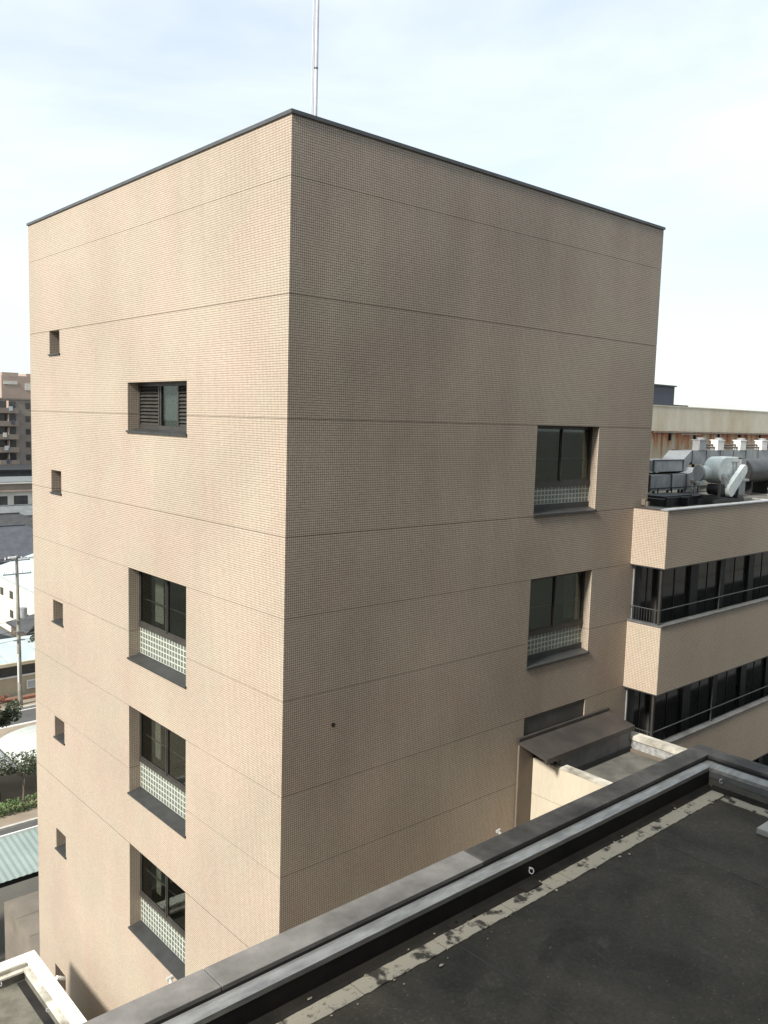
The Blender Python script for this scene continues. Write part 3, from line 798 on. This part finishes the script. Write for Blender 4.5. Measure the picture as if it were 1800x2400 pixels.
# ---------------------------------------------------------------- the building the photograph is taken from
own = thing('office_building', 'black flat roof in the foreground edged by a grey metal parapet', 'building', (-9, -12, GZ))
FZ = -5.83
YO, YI, YL = -6.95, -7.30, -7.46          # coping outer, inner, ledge inner
XO, XI, XL = 3.85, 3.50, 3.26
CT = -5.4
def coping_mat(name='weathered_parapet_coping', cs=((.25, .24, .228), (.19, .182, .173), (.11, .106, .10))):
    mt, t, b = new_mat(name)
    g = t.nodes.new('ShaderNodeNewGeometry'); sp = t.nodes.new('ShaderNodeSeparateXYZ'); t.links.new(g.outputs['Position'], sp.inputs[0])
    n = t.nodes.new('ShaderNodeTexNoise'); n.inputs['Scale'].default_value = 1.3; n.inputs['Detail'].default_value = 9; n.inputs['Roughness'].default_value = .65
    t.links.new(g.outputs['Position'], n.inputs['Vector'])
    k = n.outputs['Fac']
    r = t.nodes.new('ShaderNodeValToRGB'); e = r.color_ramp.elements
    e[0].position = .36; e[0].color = (*cs[0], 1)
    e[1].position = .68; e[1].color = (*cs[2], 1)
    q = e.new(.5); q.color = (*cs[1], 1)
    t.links.new(k, r.inputs['Fac']); t.links.new(r.outputs['Color'], b.inputs['Base Color'])
    b.inputs['Roughness'].default_value = .6; b.inputs['Specular IOR Level'].default_value = .3
    return mt
M['coping_old'] = coping_mat()
M['coping_grimy'] = coping_mat('grimy_parapet_coping', ((.13, .122, .112), (.07, .065, .06), (.028, .027, .026)))
xs = [-14, -11.4, -8.6, -5.76, -2.05, .9, XO]
for a, b in zip(xs, xs[1:]):
    e = b if b == XO else b - .008
    MB().box(a, e, YI, YO, CT - .05, CT).box(a, e, YO - .02, YO, CT - .13, CT - .05).build('coping', 'coping_old' if b < -2 else 'coping_grimy', own, bevel=.006)
ys = [YI - .001, -9.6, -12.2, -15.4]
for a, b in zip(ys, ys[1:]):
    MB().box(XI, XO, b + .008, a, CT - .05, CT).build('coping', 'coping_grimy', own, bevel=.006)
# black strip painted as overhang shade under the coping; then the metal ledge
MB().box(-14, XI, YI - .0, YI + .06, -5.50, CT - .05).box(XI, XI + .06, -15.4, YI, -5.50, CT - .05).build('painted_gap_shadow', 'black', own)
def ledge(pts_y):
    pass
s = MB(); prf = [(YI + .02, -5.56), (YI + .02, -5.485), (YI - .05, -5.475), (YL, -5.50), (YL, -5.56)]
xs2 = [-14, -9.9, -6.6, -2.7, .3, XL]
for a, b in zip(xs2, xs2[1:]):
    MB().prism(prf, 'x', a, b - .004).build('ledge', 'ledge', own)
prf2 = [(XI - .02, -5.56), (XI - .02, -5.485), (XI - .08, -5.475), (XL, -5.50), (XL, -5.56)]
MB().prism(prf2, 'y', -15.4, YL).build('ledge', 'ledge', own)
MB().box(XL, XI, YL, YI + .02, -5.56, -5.49).build('ledge', 'ledge', own)
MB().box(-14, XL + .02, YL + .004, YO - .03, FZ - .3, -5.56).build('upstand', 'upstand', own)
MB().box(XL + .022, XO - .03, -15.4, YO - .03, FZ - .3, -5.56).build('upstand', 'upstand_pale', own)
MB().box(XL + .005, XL + .021, -15.4, YL, -5.66, -5.56).build('metal_trim', 'grey_metal', own)
# cant strip at the foot of the upstand
MB().prism([(YL + .003, FZ), (YL + .003, FZ + .05), (YL - .06, FZ + .003)], 'x', -14, XL).build('cant_strip', 'tar_gutter', own)
MB().prism([(XL + .02, FZ), (XL + .02, FZ + .05), (XL - .06, FZ + .003)], 'y', -15.4, YL - .07).build('cant_strip', 'tar_gutter', own)
# roof deck
MB().box(-14, XL + .02, -15.4, YL, FZ - .4, FZ).build('roof_deck', 'tar', own)
MB().box(-14, XL - .02, -7.62, YL - .003, FZ, FZ + .004).build('gutter', 'tar_gutter', own)
# worn edge strips, each length its own piece
random.seed(3)
x = -14.0
while x < 3.0:
    ln = random.choice([1.15, 1.5, 1.9, 1.2])
    b = min(x + ln, 3.16)
    n = 14; top, bot = [], []
    for i in range(n + 1):
        u = x + (b - .012 - x) * i / n
        top.append((u, -7.59 + random.uniform(-.004, .007))); bot.append((u, -7.81 + random.uniform(-.008, .008)))
    MB().prism(top + bot[::-1], 'z', FZ + .001, FZ + .014).build('mortar_strip', 'strip', own)
    x = b
    if b >= 3.15: break
y = -7.84
while y > -15:
    b = y - 1.7; n = 12
    top = [(2.93 + random.uniform(-.01, .01), y + (b + .012 - y) * i / n) for i in range(n + 1)]
    bot = [(3.15 + random.uniform(-.012, .012), y + (b + .012 - y) * i / n) for i in range(n + 1)]
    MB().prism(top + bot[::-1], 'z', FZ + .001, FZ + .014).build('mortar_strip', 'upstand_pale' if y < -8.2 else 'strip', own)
    y = b
# membrane lap seams
s = MB()
for xx in (-6.9, -3.05, .9): s.box(xx, xx + .014, -15.4, -7.83, FZ, FZ + .003)
s.build('lap_seam', 'seam', own, kind='stuff')
s = MB(); rf_ = random.Random(8)
for _ in range(130):
    x = rf_.uniform(-8, 3); y = -7.7 + rf_.gauss(0, .13); z = FZ + .016; q = rf_.uniform(.008, .035); a = rf_.uniform(0, 3.1)
    if y > -7.5: continue
    pts = [(x + q * rf_.uniform(.5, 1.2) * math.cos(a + k * 1.3), y + q * .7 * rf_.uniform(.5, 1.2) * math.sin(a + k * 1.3)) for k in range(5)]
    s.prism(pts, 'z', z, z + .004)
s.build('mortar_flake', 'strip', own, kind='stuff')
s = MB()
for _ in range(420):
    x = rf_.uniform(-10, 3); y = rf_.uniform(-13.5, -7.9); q = rf_.uniform(.004, .012)
    s.box(x, x + q, y, y + q * .8, FZ, FZ + q * .6)
s.build('grit', 'concrete', own, kind='stuff')
# gutter patch near the strip
MB().box(-2.9, -1.5, -7.60, -7.48, FZ + .005, FZ + .02).box(-1.62, -1.3, -7.64, -7.5, FZ + .004, FZ + .03).build('gutter_patch', 'tar_gutter', own)
# rope anchor rings
def anchor(x, y, z, nrm, parent, r=.035):
    n = Vector(nrm)
    s = MB().ring((x + n.x * .035, y + n.y * .035, z - .02), r, .007, (n.y, n.x, .35))
    s.tube((x, y, z + .01), (x + n.x * .04, y + n.y * .04, z + .01), .012, n=8)
    o = s.build('anchor_ring', 'pole', parent, smooth=True)
    return o
for xx in (-5.95, -1.35): anchor(xx, YL, -5.66, (0, -1, 0), own)
anchor(XL + .018, -7.68, -5.64, (-1, 0, 0), own)
# little white clips on the outside of the parapet
for xx in (-6.08, -1.28):
    MB().tube((xx, YO + .02, CT - .06), (xx, YO + .09, CT - .02), .02, n=10).tube((xx - .03, YO + .09, CT - .02), (xx + .035, YO + .09, CT - .01), .02, n=10).build('clip', 'kerb', own, smooth=True)
# facade below the roof and the taller block the camera looks out of
MB().box(-14, XO - .04, -15.4, YO - .031, GZ, FZ - .31).build('facade', 'tile', own)
blk = thing('taller_block', 'tiled taller block behind the camera overlooking the black roof', 'building', (0, -17, GZ))
MB().box(-11.49, 26, -30, -15.6, GZ, 10).build('wall', 'block_wall', blk)
MB().box(-12.6, -11.5, -30, -8.35, GZ, 10.5).build('unseen_shade_wall', 'concrete', blk)  # unseen wall added to cast shade over the roof and parapet end
for zz in (-3.8, 0.0):
    for i in range(9):
        xx = -10.5 + i * 4
        f = MB().box(xx, xx + 2.6, -15.6, -15.54, zz - .9, zz + .9).build('window', 'frame', blk)
        MB().box(xx + .1, xx + 1.25, -15.538, -15.53, zz - .8, zz + .8).build('pane', 'glass_tint', f)
        MB().box(xx + 1.35, xx + 2.5, -15.538, -15.53, zz - .8, zz + .8).build('pane', 'glass_tint', f)

blkk = MB().box(2.28, 3.0, -9.35, -8.72, FZ, FZ + .09).build('concrete_block', 'kerb', bevel=.012)
solo(blkk, 'pale flat concrete block on the black roof at the right edge', 'block')

# ---------------------------------------------------------------- lower-left roof with white coping
low = thing('low_roof_building', 'low building with bright white parapet around a mossy roof below the tower', 'building', (-6, 5, GZ))
LZ = -16.5; XR = -1.14; YF = 11.41
MB().box(-14, XR - .02, -6, YF - .02, GZ, LZ - .5).build('wall', 'house_white', low)
ys = [YF, 9.77, 7.0, 4.0, 1.0, -2.0, -6.0]
for a, b in zip(ys, ys[1:]):
    MB().box(XR - .36, XR, b + .012, a, LZ - .06, LZ).build('coping', 'white_coat', low, bevel=.008)
xs = [XR - .362, -2.35, -4.6, -7.4, -10.4, -14]
for a, b in zip(xs, xs[1:]):
    MB().box(b + .012, a - .0, YF - .42, YF, LZ - .06, LZ).build('coping', 'white_coat', low, bevel=.008)
MB().box(XR - .33, XR - .03, -6, YF - .03, LZ - .5, LZ - .06).box(-14, XR - .34, YF - .38, YF - .03, LZ - .5, LZ - .06).build('parapet', 'dirty_white', low)
MB().box(XR - .50, XR - .335, -6, YF - .56, LZ - .24, LZ - .18).box(-14, XR - .335, YF - .55, YF - .385, LZ - .24, LZ - .18).build('ledge', 'dirty_white', low)
MB().box(XR - .47, XR - .332, -6, YF - .53, LZ - .49, LZ - .242).box(-14, XR - .472, YF - .52, YF - .382, LZ - .49, LZ - .242).build('upstand', 'moss_roof', low)
MB().box(-14, XR - .34, -6, YF - .4, LZ - .62, LZ - .49).build('roof', 'moss_roof', low)
MB().box(XR - .72, XR - .472, -6, YF - .56, LZ - .489, LZ - .484).build('gutter', 'upstand', low)
anchor(XR - .47, 8.9, LZ - .3, (-1, 0, 0), low, .05)
anchor(-2.3, YF - .52, LZ - .3, (0, -1, 0), low, .05)

# ---------------------------------------------------------------- ground level things left of the tower
lb = thing('low_concrete_building', 'low brown-grey concrete block with jointed roof slabs behind the tower', 'building', (3, 18, GZ))
MB().box(.85, 9, 14.6, 20.7, GZ, -20.06).build('wall', 'low_grey', lb)
for i, y in enumerate((14.7, 16.2, 17.7, 19.2)):
    MB().box(.85, 9, y + .01, y + 1.49, -20.05, -20.0).build('roof_slab', 'low_grey', lb)
s = MB().box(-8, .5, 15.6, 15.75, -21.7, -21.55).build('rail', 'white_coat')
solo(s, 'short white rail beside the low concrete block at the bottom left', 'rail')
o = MB().box(-10, .5, 21.6, 22.0, GZ, -22.4).build('boundary_wall', 'brown_wall')
solo(o, 'long low brown boundary wall in front of the teal awning', 'wall')

aw = thing('teal_awning', 'long pale teal corrugated awning roof beside the street', 'awning', (-2, 24.5, GZ), )
s = MB(); n = 60; x0, x1 = -12.0, 9.0
A = (22.7, -20.25); B = (25.9, -19.85)
st = .14; nx = int((x1 - x0) / st)
i0 = len(s.v)
for i in range(nx + 1):
    x = x0 + i * st; dz = .012 * (1 if i % 2 else -1)
    s.v += [(x, A[0], A[1] + dz), (x, B[0], B[1] + dz)]
for i in range(nx):
    s.f.append((2 * i, 2 * i + 2, 2 * i + 3, 2 * i + 1))
sh = s.build('corrugated_sheet', 'teal_sheet', aw)
md = sh.modifiers.new('thick', 'SOLIDIFY'); md.thickness = .012
MB().box(x0, x1, 25.9, 25.98, -19.98, -19.75).build('gutter', 'white_paint', aw)
for x in (-11.5, -7.5, -3.5, .5, 4.5, 8.5):
    MB().box(x, x + .1, 25.6, 25.7, GZ, -19.95).build('post', 'galv', aw)
    MB().box(x, x + .1, 22.9, 23, GZ, -20.33).build('post', 'galv', aw)
MB().box(x0, x1, 22.75, 22.85, -20.5, -20.32).build('beam', 'black', aw)

sh = thing('parking_shelter', 'white barrel-vaulted bicycle shelter between the two streets', 'shelter', (6, 40, GZ))
def vault(xc, hw, ya, yb, zb, rise):
    n = 14; s = MB()
    up = [(xc - hw * math.cos(math.pi * i / n), zb + rise * math.sin(math.pi * i / n)) for i in range(n + 1)]
    dn = [(xc - (hw - .04) * math.cos(math.pi * i / n), zb - .03 + (rise - .03) * math.sin(math.pi * i / n)) for i in range(n + 1)]
    s.prism(up + dn[::-1], 'y', ya, yb)
    s.build('vault_roof', 'white_sheet', sh, smooth=True)
    r_ = MB()
    for q in range(1, 6):
        y = ya + (yb - ya) * q / 6
        for a, b in zip(up, up[1:]): r_.tube((a[0], y, a[1] + .01), (b[0], y, b[1] + .01), .022, n=4, caps=False)
    r_.build('rib', 'white_paint', sh)
for xc in (-.7, 4.7, 10.1, 15.5): vault(xc, 2.62, 37.6, 43.4, -22.05, .85)
for x in (-3.4, 2.0, 7.4, 12.8, 18.2):
    MB().box(x - .07, x + .07, 37.6, 43.4, -22.13, -22.02).build('valley_gutter', 'galv_dark', sh)
    for y in (37.9, 43.1): MB().tube((x, y, GZ), (x, y, -22.1), .055, n=10).build('post', 'white_paint', sh)
# bicycles under the shelter
def bicycle(x, y, rz, label, col):
    b = thing('bicycle', label, 'bicycle', (0, 0, 0), 'bicycles under the white shelter')
    for wx in (-.5, .5):
        w = MB().ring((wx, 0, .33), .32, .02, (0, 1, 0), n=20).build('wheel', 'black', b)
    fr = MB().path([(-.5, 0, .33), (-.1, 0, .3), (.35, 0, .72), (-.18, 0, .72), (-.5, 0, .33)], .02, n=6).path([(-.1, 0, .3), (-.2, 0, .85)], .02, n=6).path([(.5, 0, .33), (.33, 0, .95)], .02, n=6)
    fr.build('frame', col, b)
    MB().path([(.33, -.27, 1.0), (.33, .27, 1.0)], .016, n=6).build('handlebar', 'galv', b)
    MB().box(-.32, -.08, -.07, .07, .85, .9).build('saddle', 'black', b)
    MB().box(.42, .7, -.15, .15, .75, .95).build('basket', 'galv_dark', b)
    b.location = (x, y, GZ + .12); b.rotation_euler = (0, 0, R(rz)); return b
bl = ['bicycle parked nearest the white post under the shelter', 'second bicycle from the white post under the shelter', 'third bicycle from the white post under the shelter', 'bicycle furthest left under the white shelter']
b0 = bicycle(6.35, 39.4, 82, bl[0], 'grey_metal')
for i in range(1, 4):
    c = copy_thing(b0, (6.35 - .55 * i, 39.4 + .1 * (i % 2), GZ + .12), bl[i]); c.rotation_euler = (0, 0, R(82 + 4 * i))

# leafy things
def leaves(mb, c, rad, n, size, rng):
    for _ in range(n):
        while True:
            p = Vector((rng.uniform(-1, 1), rng.uniform(-1, 1), rng.uniform(-1, 1)))
            if .25 < p.length < 1: break
        p = Vector((p.x * rad[0], p.y * rad[1], p.z * rad[2])) + Vector(c)
        a = Vector((rng.gauss(0, 1), rng.gauss(0, 1), rng.gauss(0, 1))).normalized(); b = a.orthogonal().normalized()
        sz = size * rng.uniform(.6, 1.4)
        mb.quad(tuple(p - a * sz), tuple(p + b * sz * .5), tuple(p + a * sz), tuple(p - b * sz * .5))
rng = random.Random(5)
s = MB()
for i in range(46):
    leaves(s, (-6 + i * .45 + rng.uniform(-.1, .1), 36.85 + rng.uniform(-.15, .15), GZ + .5), (.5, .5, .45), 150, .075, rng)
hd = s.build('hedge', 'leaf')
hd['kind'] = 'stuff'; solo(hd, 'clipped green hedge along the beige pavement', 'hedge')

def tree(name, label, base, h, crown, nleaf, lsize, seed, mat='leaf_dark', nb=9):
    rg = random.Random(seed)
    t = thing(name, label, 'tree', base)
    b = Vector(base); tr = MB(); top = b + Vector((rg.uniform(-.2, .2), rg.uniform(-.2, .2), h * .62))
    mid = b + (top - b) * .5 + Vector((rg.uniform(-.08, .08), rg.uniform(-.08, .08), 0))
    tr.tube(b, mid, .09 * h / 4, .065 * h / 4, n=8); tr.tube(mid, top, .065 * h / 4, .03 * h / 4, n=8)
    cr = MB()
    for i in range(nb):
        a = 2 * math.pi * i / nb + rg.uniform(-.4, .4)
        st = b + (top - b) * rg.uniform(.55, 1.0)
        en = st + Vector((math.cos(a) * crown * rg.uniform(.5, 1), math.sin(a) * crown * rg.uniform(.5, 1), rg.uniform(.1, .38) * h))
        tr.tube(st, en, .022 * h / 4, .008, n=5)
        leaves(cr, en, (crown * .42, crown * .42, crown * .3), nleaf // nb, lsize, rg)
        m2 = st + (en - st) * .6
        leaves(cr, m2, (crown * .3, crown * .3, crown * .22), nleaf // nb // 2, lsize, rg)
    tr.build('trunk', 'bark', t); cr.build('crown', mat, t)
    return t
tree('young_tree', 'thin young tree with sparse leaves in front of the white shelter', (6.95, 36.7, GZ + .1), 4.1, 1.25, 900, .085, 11)
tree('street_tree', 'small leafy tree at the left edge beside the street', (8.3, 46.8, GZ), 4.4, 1.5, 2600, .1, 4)
tree('garden_tree', 'dark garden tree behind the low house at the left edge', (16.5, 63.5, GZ), 4.2, 1.3, 1800, .11, 9)
tree('garden_tree', 'bushy green tree beside the house near the tower edge', (28.2, 98, GZ), 6.2, 1.8, 1800, .13, 12)

# utility pole
up = thing('utility_pole', 'tall concrete utility pole with crossarms and wires beside the street', 'pole', (13.19, 55.84, GZ))
MB().tube((13.19, 55.84, GZ), (13.1, 55.84, -11.6), .19, .11, n=12).build('shaft', 'concrete', up, smooth=True)
s = MB()
for z, w in ((-12.0, 1.0), (-13.1, 1.1)): s.box(13.1 - w, 13.1 + w, 55.72, 55.8, z, z + .09)
s.build('crossarm', 'galv', up)
s = MB()
for z, w in ((-11.9, 1.0), (-13.0, 1.1)):
    for q in (-.9, -.3, .35, .9): s.tube((13.1 + q * w, 55.76, z), (13.1 + q * w, 55.76, z + .22), .05, n=8)
s.build('insulator', 'white_paint', up)
MB().tube((13.45, 55.5, -16.6), (13.45, 55.5, -15.8), .28, n=14).build('transformer', 'galv', up)
s = MB()
for z in (-16.9, -17.8, -18.5): s.box(12.7, 13.6, 55.65, 55.78, z, z + .08)
s.build('bracket', 'galv', up)
MB().tube((13.0, 55.6, -21.9), (13.0, 55.6, -19.6), .06, n=8).build('cable_guard', 'white_paint', up)
MB().box(12.4, 13.0, 55.6, 55.75, -11.75, -11.62).build('lamp_arm', 'white_paint', up)
s = MB()
for dx, z in ((-.9, -11.75), (-.3, -11.75), (.35, -11.75), (.9, -11.75), (0, -16.8), (.2, -17.7), (-.2, -18.4)):
    for e in (-38, 44):
        prev = (13.1 + dx * .1, 55.76 + dx * .4, z)
        for i in range(1, 9):
            t = i / 8; cur = (13.1 + e * t, 55.76 + dx * .4, z - 2.2 * t * (1 - t) * 1.6)
            s.tube(prev, cur, .014, n=4, caps=False); prev = cur
s.build('wire', 'black', up)

# ---------------------------------------------------------------- houses and blocks beyond the street
def win_row(par, face, xs, y, z0, z1, w, depth=.08, mat='frame'):
    for x in xs:
        if face == 'y':
            f = MB().box(x, x + w, y - .05, y + .04, z0, z1).build('window', mat, par)
            MB().box(x + .07, x + w / 2 - .03, y - .058, y - .05, z0 + .07, z1 - .07).build('pane', 'glass_tint', f)
            MB().box(x + w / 2 + .03, x + w - .07, y - .058, y - .05, z0 + .07, z1 - .07).build('pane', 'glass_tint', f)

def house(name, label, x0, x1, y0, y1, eave, ridge, wall, roof, axis='x', hip=False, wins=True, ov=.5):
    h = thing(name, label, 'house', ((x0 + x1) / 2, (y0 + y1) / 2, GZ))
    MB().box(x0, x1, y0, y1, GZ, eave).build('wall', wall, h)
    s = MB(); a, b, c, d = x0 - ov, x1 + ov, y0 - ov, y1 + ov
    t = .16
    if axis == 'x':
        ym = (c + d) / 2; hp = (d - c) / 2 if hip else 0
        P = [(a, c, eave), (b, c, eave), (b, d, eave), (a, d, eave), (a + hp, ym, ridge), (b - hp, ym, ridge)]
        F = [(0, 1, 5, 4), (2, 3, 4, 5), (1, 2, 5), (3, 0, 4)]
    else:
        xm = (a + b) / 2; hp = (b - a) / 2 if hip else 0
        P = [(a, c, eave), (b, c, eave), (b, d, eave), (a, d, eave), (xm, c + hp, ridge), (xm, d - hp, ridge)]
        F = [(0, 1, 4), (1, 2, 5, 4), (2, 3, 5), (3, 0, 4, 5)]
    s.v = P + [(p[0], p[1], p[2] - t) for p in P[:4]]
    s.f = F + [(0, 3, 2, 1)][:0] + [(6, 7, 8, 9)][::-1] + [(0, 6, 7, 1), (1, 7, 8, 2), (2, 8, 9, 3), (3, 9, 6, 0)]
    rf = s.build('roof', roof, h)
    # rows of tiles as thin courses on the slopes facing the street
    r = MB()
    if axis == 'x':
        q0, q1 = Vector(P[4]), Vector(P[5])
        r.tube(tuple(q0 + Vector((0, 0, .05))), tuple(q1 + Vector((0, 0, .05))), .11, n=6)
    else:
        r.tube((P[4][0], P[4][1], ridge + .05), (P[5][0], P[5][1], ridge + .05), .11, n=6)
    r.build('ridge', roof, rf)
    if wins:
        x = x0 + .9
        while x + 1.6 < x1:
            for z in (GZ + 1.0, GZ + 3.9):
                if z + 1.2 < eave:
                    win_row(h, 'y', [x], y0, z, z + 1.25, 1.6)
            x += 2.6
    return h

# shop with dark glazed band and pale roof
shop = thing('roadside_hall', 'long low beige hall with pale blue roof and dark green glazed band', 'building', (14, 62, GZ))
MB().box(-4, 30, 58.6, 64.5, GZ, -22.35).build('wall', 'house_cream', shop)
MB().box(-4, 30, 58.7, 64.5, -22.35, -21.2).build('upper_wall', 'black', shop)
s = []
for i in range(17):
    x = -3.9 + i * 2
    MB().box(x, x + 1.94, 58.6, 58.66, -22.2, -21.35).build('pane', 'glass_tint', shop)
MB().box(-4, 30, 58.5, 58.75, -22.36, -22.22).box(-4, 30, 58.5, 58.75, -21.33, -21.2).build('trim', 'white_paint', shop)
pr = [(57.9, -21.05), (57.9, -20.9), (64.0, -20.35), (64.8, -20.6), (64.8, -21.05)]
for i in range(12):
    MB().prism(pr, 'x', -4.4 + i * 2.9, -4.4 + i * 2.9 + 2.86).build('roof_panel', 'pale_roof', shop)
MB().box(-4.4, 30.4, 57.75, 57.92, -21.15, -20.88).build('gutter', 'house_cream', shop)
o = MB().box(14.6, 15.9, 58.45, 58.56, -23.5, -22.75).build('sign_board', 'white_paint', shop)
MB().box(14.7, 15.8, 58.44, 58.449, -23.4, -22.85).build('poster', 'pale_roof', shop)
tree('flower_shrub', 'red flowering shrub at the left edge beside the beige hall', (12.0, 56.3, GZ), 1.1, .45, 420, .06, 21, 'brick_red')

house('tile_house', 'low dark brown house with pale grey roof left of the utility pole', 6, 15.7, 66.5, 73, -20.9, -18.7, 'house_brown', 'grey_roof', 'y', False)
house('slate_house', 'small dark house with slate roof right of the utility pole', 17.3, 25, 65.6, 70.6, -20.5, -18.6, 'house_brown', 'dark_roof', 'y', True, ov=.35)
wh = house('white_house', 'big bright white rendered house with pale blue roof', 20.4, 33, 71.4, 87.5, -18.2, -16.4, 'house_white', 'pale_roof', 'y', False, False, ov=.12)
for y, z in ((74.2, -21.8), (79.5, -20.2), (79.5, -22.3), (82.6, -20.3)):
    f = MB().box(20.33, 20.42, y, y + .9, z, z + .8).build('window', 'frame', wh)
    MB().box(20.32, 20.329, y + .08, y + .82, z + .08, z + .72).build('pane', 'glass_tint', f)
house('navy_roof_house', 'large house under a wide blue-grey hipped tile roof', 14, 32, 90, 100, -17.8, -14.3, 'house_cream', 'navy_roof', 'x', True)
house('dark_roof_house', 'dark tiled house in the row beyond the blue-grey roof', 18, 36, 108, 116, -17.0, -14.8, 'house_brown', 'dark_roof', 'x', True)
fl = thing('flat_roof_house', 'small flat-roofed beige building before the dark tiled house', 'building', (24, 104, GZ))
MB().box(16, 25.2, 102, 105.5, GZ, -16.4).build('wall', 'house_cream', fl); MB().box(15.8, 25.4, 101.8, 105.7, -16.4, -16.15).build('roof', 'house_white', fl)
house('red_roof_house', 'house with faded red roof at the left edge of the photo', 20, 29.0, 118, 125, -15.0, -13.2, 'house_white', 'red_roof', 'x', True)
house('grey_house', 'grey-roofed white house between the dark roofs and the long white block', 30.5, 42, 119, 126, -15.9, -14.8, 'house_white', 'grey_roof', 'x', False)

wb = thing('white_block', 'long white block with dark windows under an orange-lined eave', 'building', (38, 134, GZ))
MB().box(10, 70, 129, 140, GZ, -13.2).build('wall', 'house_white', wb)
MB().box(9.6, 70.4, 128.4, 140.5, -13.2, -12.9).build('eave', 'apt_pink', wb)
MB().box(9.6, 70.4, 128.6, 140.5, -12.9, -11.9).build('fascia', 'apt_light', wb)
MB().box(9.5, 70.5, 128.3, 140.6, -11.9, -11.75).build('roof_edge', 'house_white', wb); MB().box(9.9, 70.1, 128.7, 140.2, -11.75, -11.6).build('roof', 'grey_roof', wb)
for i, x in enumerate([22, 26, 30.3, 33.6, 36.8, 40.5, 44, 48, 52]):
    win_row(wb, 'y', [x], 129, -15.6, -13.9, 2.2)
    MB().box(x - .1, x + 2.3, 128.2, 128.95, -17.0, -16.0).build('balcony', 'house_white' if i % 2 else 'galv_dark', wb)

db = thing('dark_slab_building', 'long dark grey flat building below the apartment block', 'building', (45, 160, GZ))
MB().box(5, 95, 152, 168, GZ, -11.6).build('wall', 'dark_roof', db)
MB().box(4.7, 95.3, 151.6, 168, -11.6, -11.2).build('roof_edge', 'black', db)
MB().box(5, 95, 151.9, 151.99, -15.4, -14.2).build('window_band', 'glass_tint', db)

apt = thing('apartment_block', 'brown multi-storey apartment block with stacked balconies on the left horizon', 'building', (56, 190, GZ))
MB().box(20, 78, 187, 200, GZ, 2.2).build('wall', 'apt', apt)
MB().box(19.8, 78.2, 186.8, 200, 2.2, 2.55).build('roof', 'apt_light', apt)
for fl_ in range(9):
    zb = -23.9 + fl_ * 2.93 - .35
    for i, x in enumerate((30.0, 36.2, 42.4, 48.2, 52.4, 58.3, 64.5, 70)):
        if i % 2 == 0:
            MB().box(x, x + 4.2, 185.4, 187, zb, zb + 1.15).build('balcony', 'apt_light', apt)
            MB().box(x + .2, x + 4.0, 186.88, 186.98, zb + 1.15, zb + 2.6).build('window', 'glass_tint', apt)
            MB().box(x + 2.0, x + 2.12, 185.5, 186.87, zb + 1.16, zb + 2.75).build('partition', 'apt_pink', apt)
            MB().box(x + .5 + (fl_ * 1.7 % 2), x + 1.3 + (fl_ * 1.7 % 2), 185.34, 185.39, zb + .5, zb + 1.5).build('laundry', ('house_white', 'slate', 'pale_roof')[fl_ % 3], apt)
        else:
            MB().box(x + .3, x + 1.3, 186.88, 186.98, zb + 1.1, zb + 2.4).build('window', 'glass_tint', apt)
            MB().box(x + 2.4, x + 3.8, 185.9, 187, zb, zb + 1.05).build('balcony', 'apt', apt)
            MB().box(x + 2.4, x + 3.8, 186.88, 186.98, zb + 1.05, zb + 2.5).build('window', 'black', apt)
pt = thing('pink_tower', 'slim pinkish tower rising behind the brown apartment block', 'building', (68, 225, GZ))
MB().box(64.5, 76, 222, 232, GZ, 8.9).build('wall', 'apt_pink', pt)
MB().box(64.8, 69, 222.4, 228, 8.9, 9.7).box(71, 75, 222.4, 228, 8.9, 9.6).build('roof', 'apt_pink', pt)
MB().box(65, 68.5, 221.85, 221.99, 6.6, 7.4).box(70.5, 75.5, 221.85, 221.99, 5.2, 7.0).build('panel', 'house_white', pt)
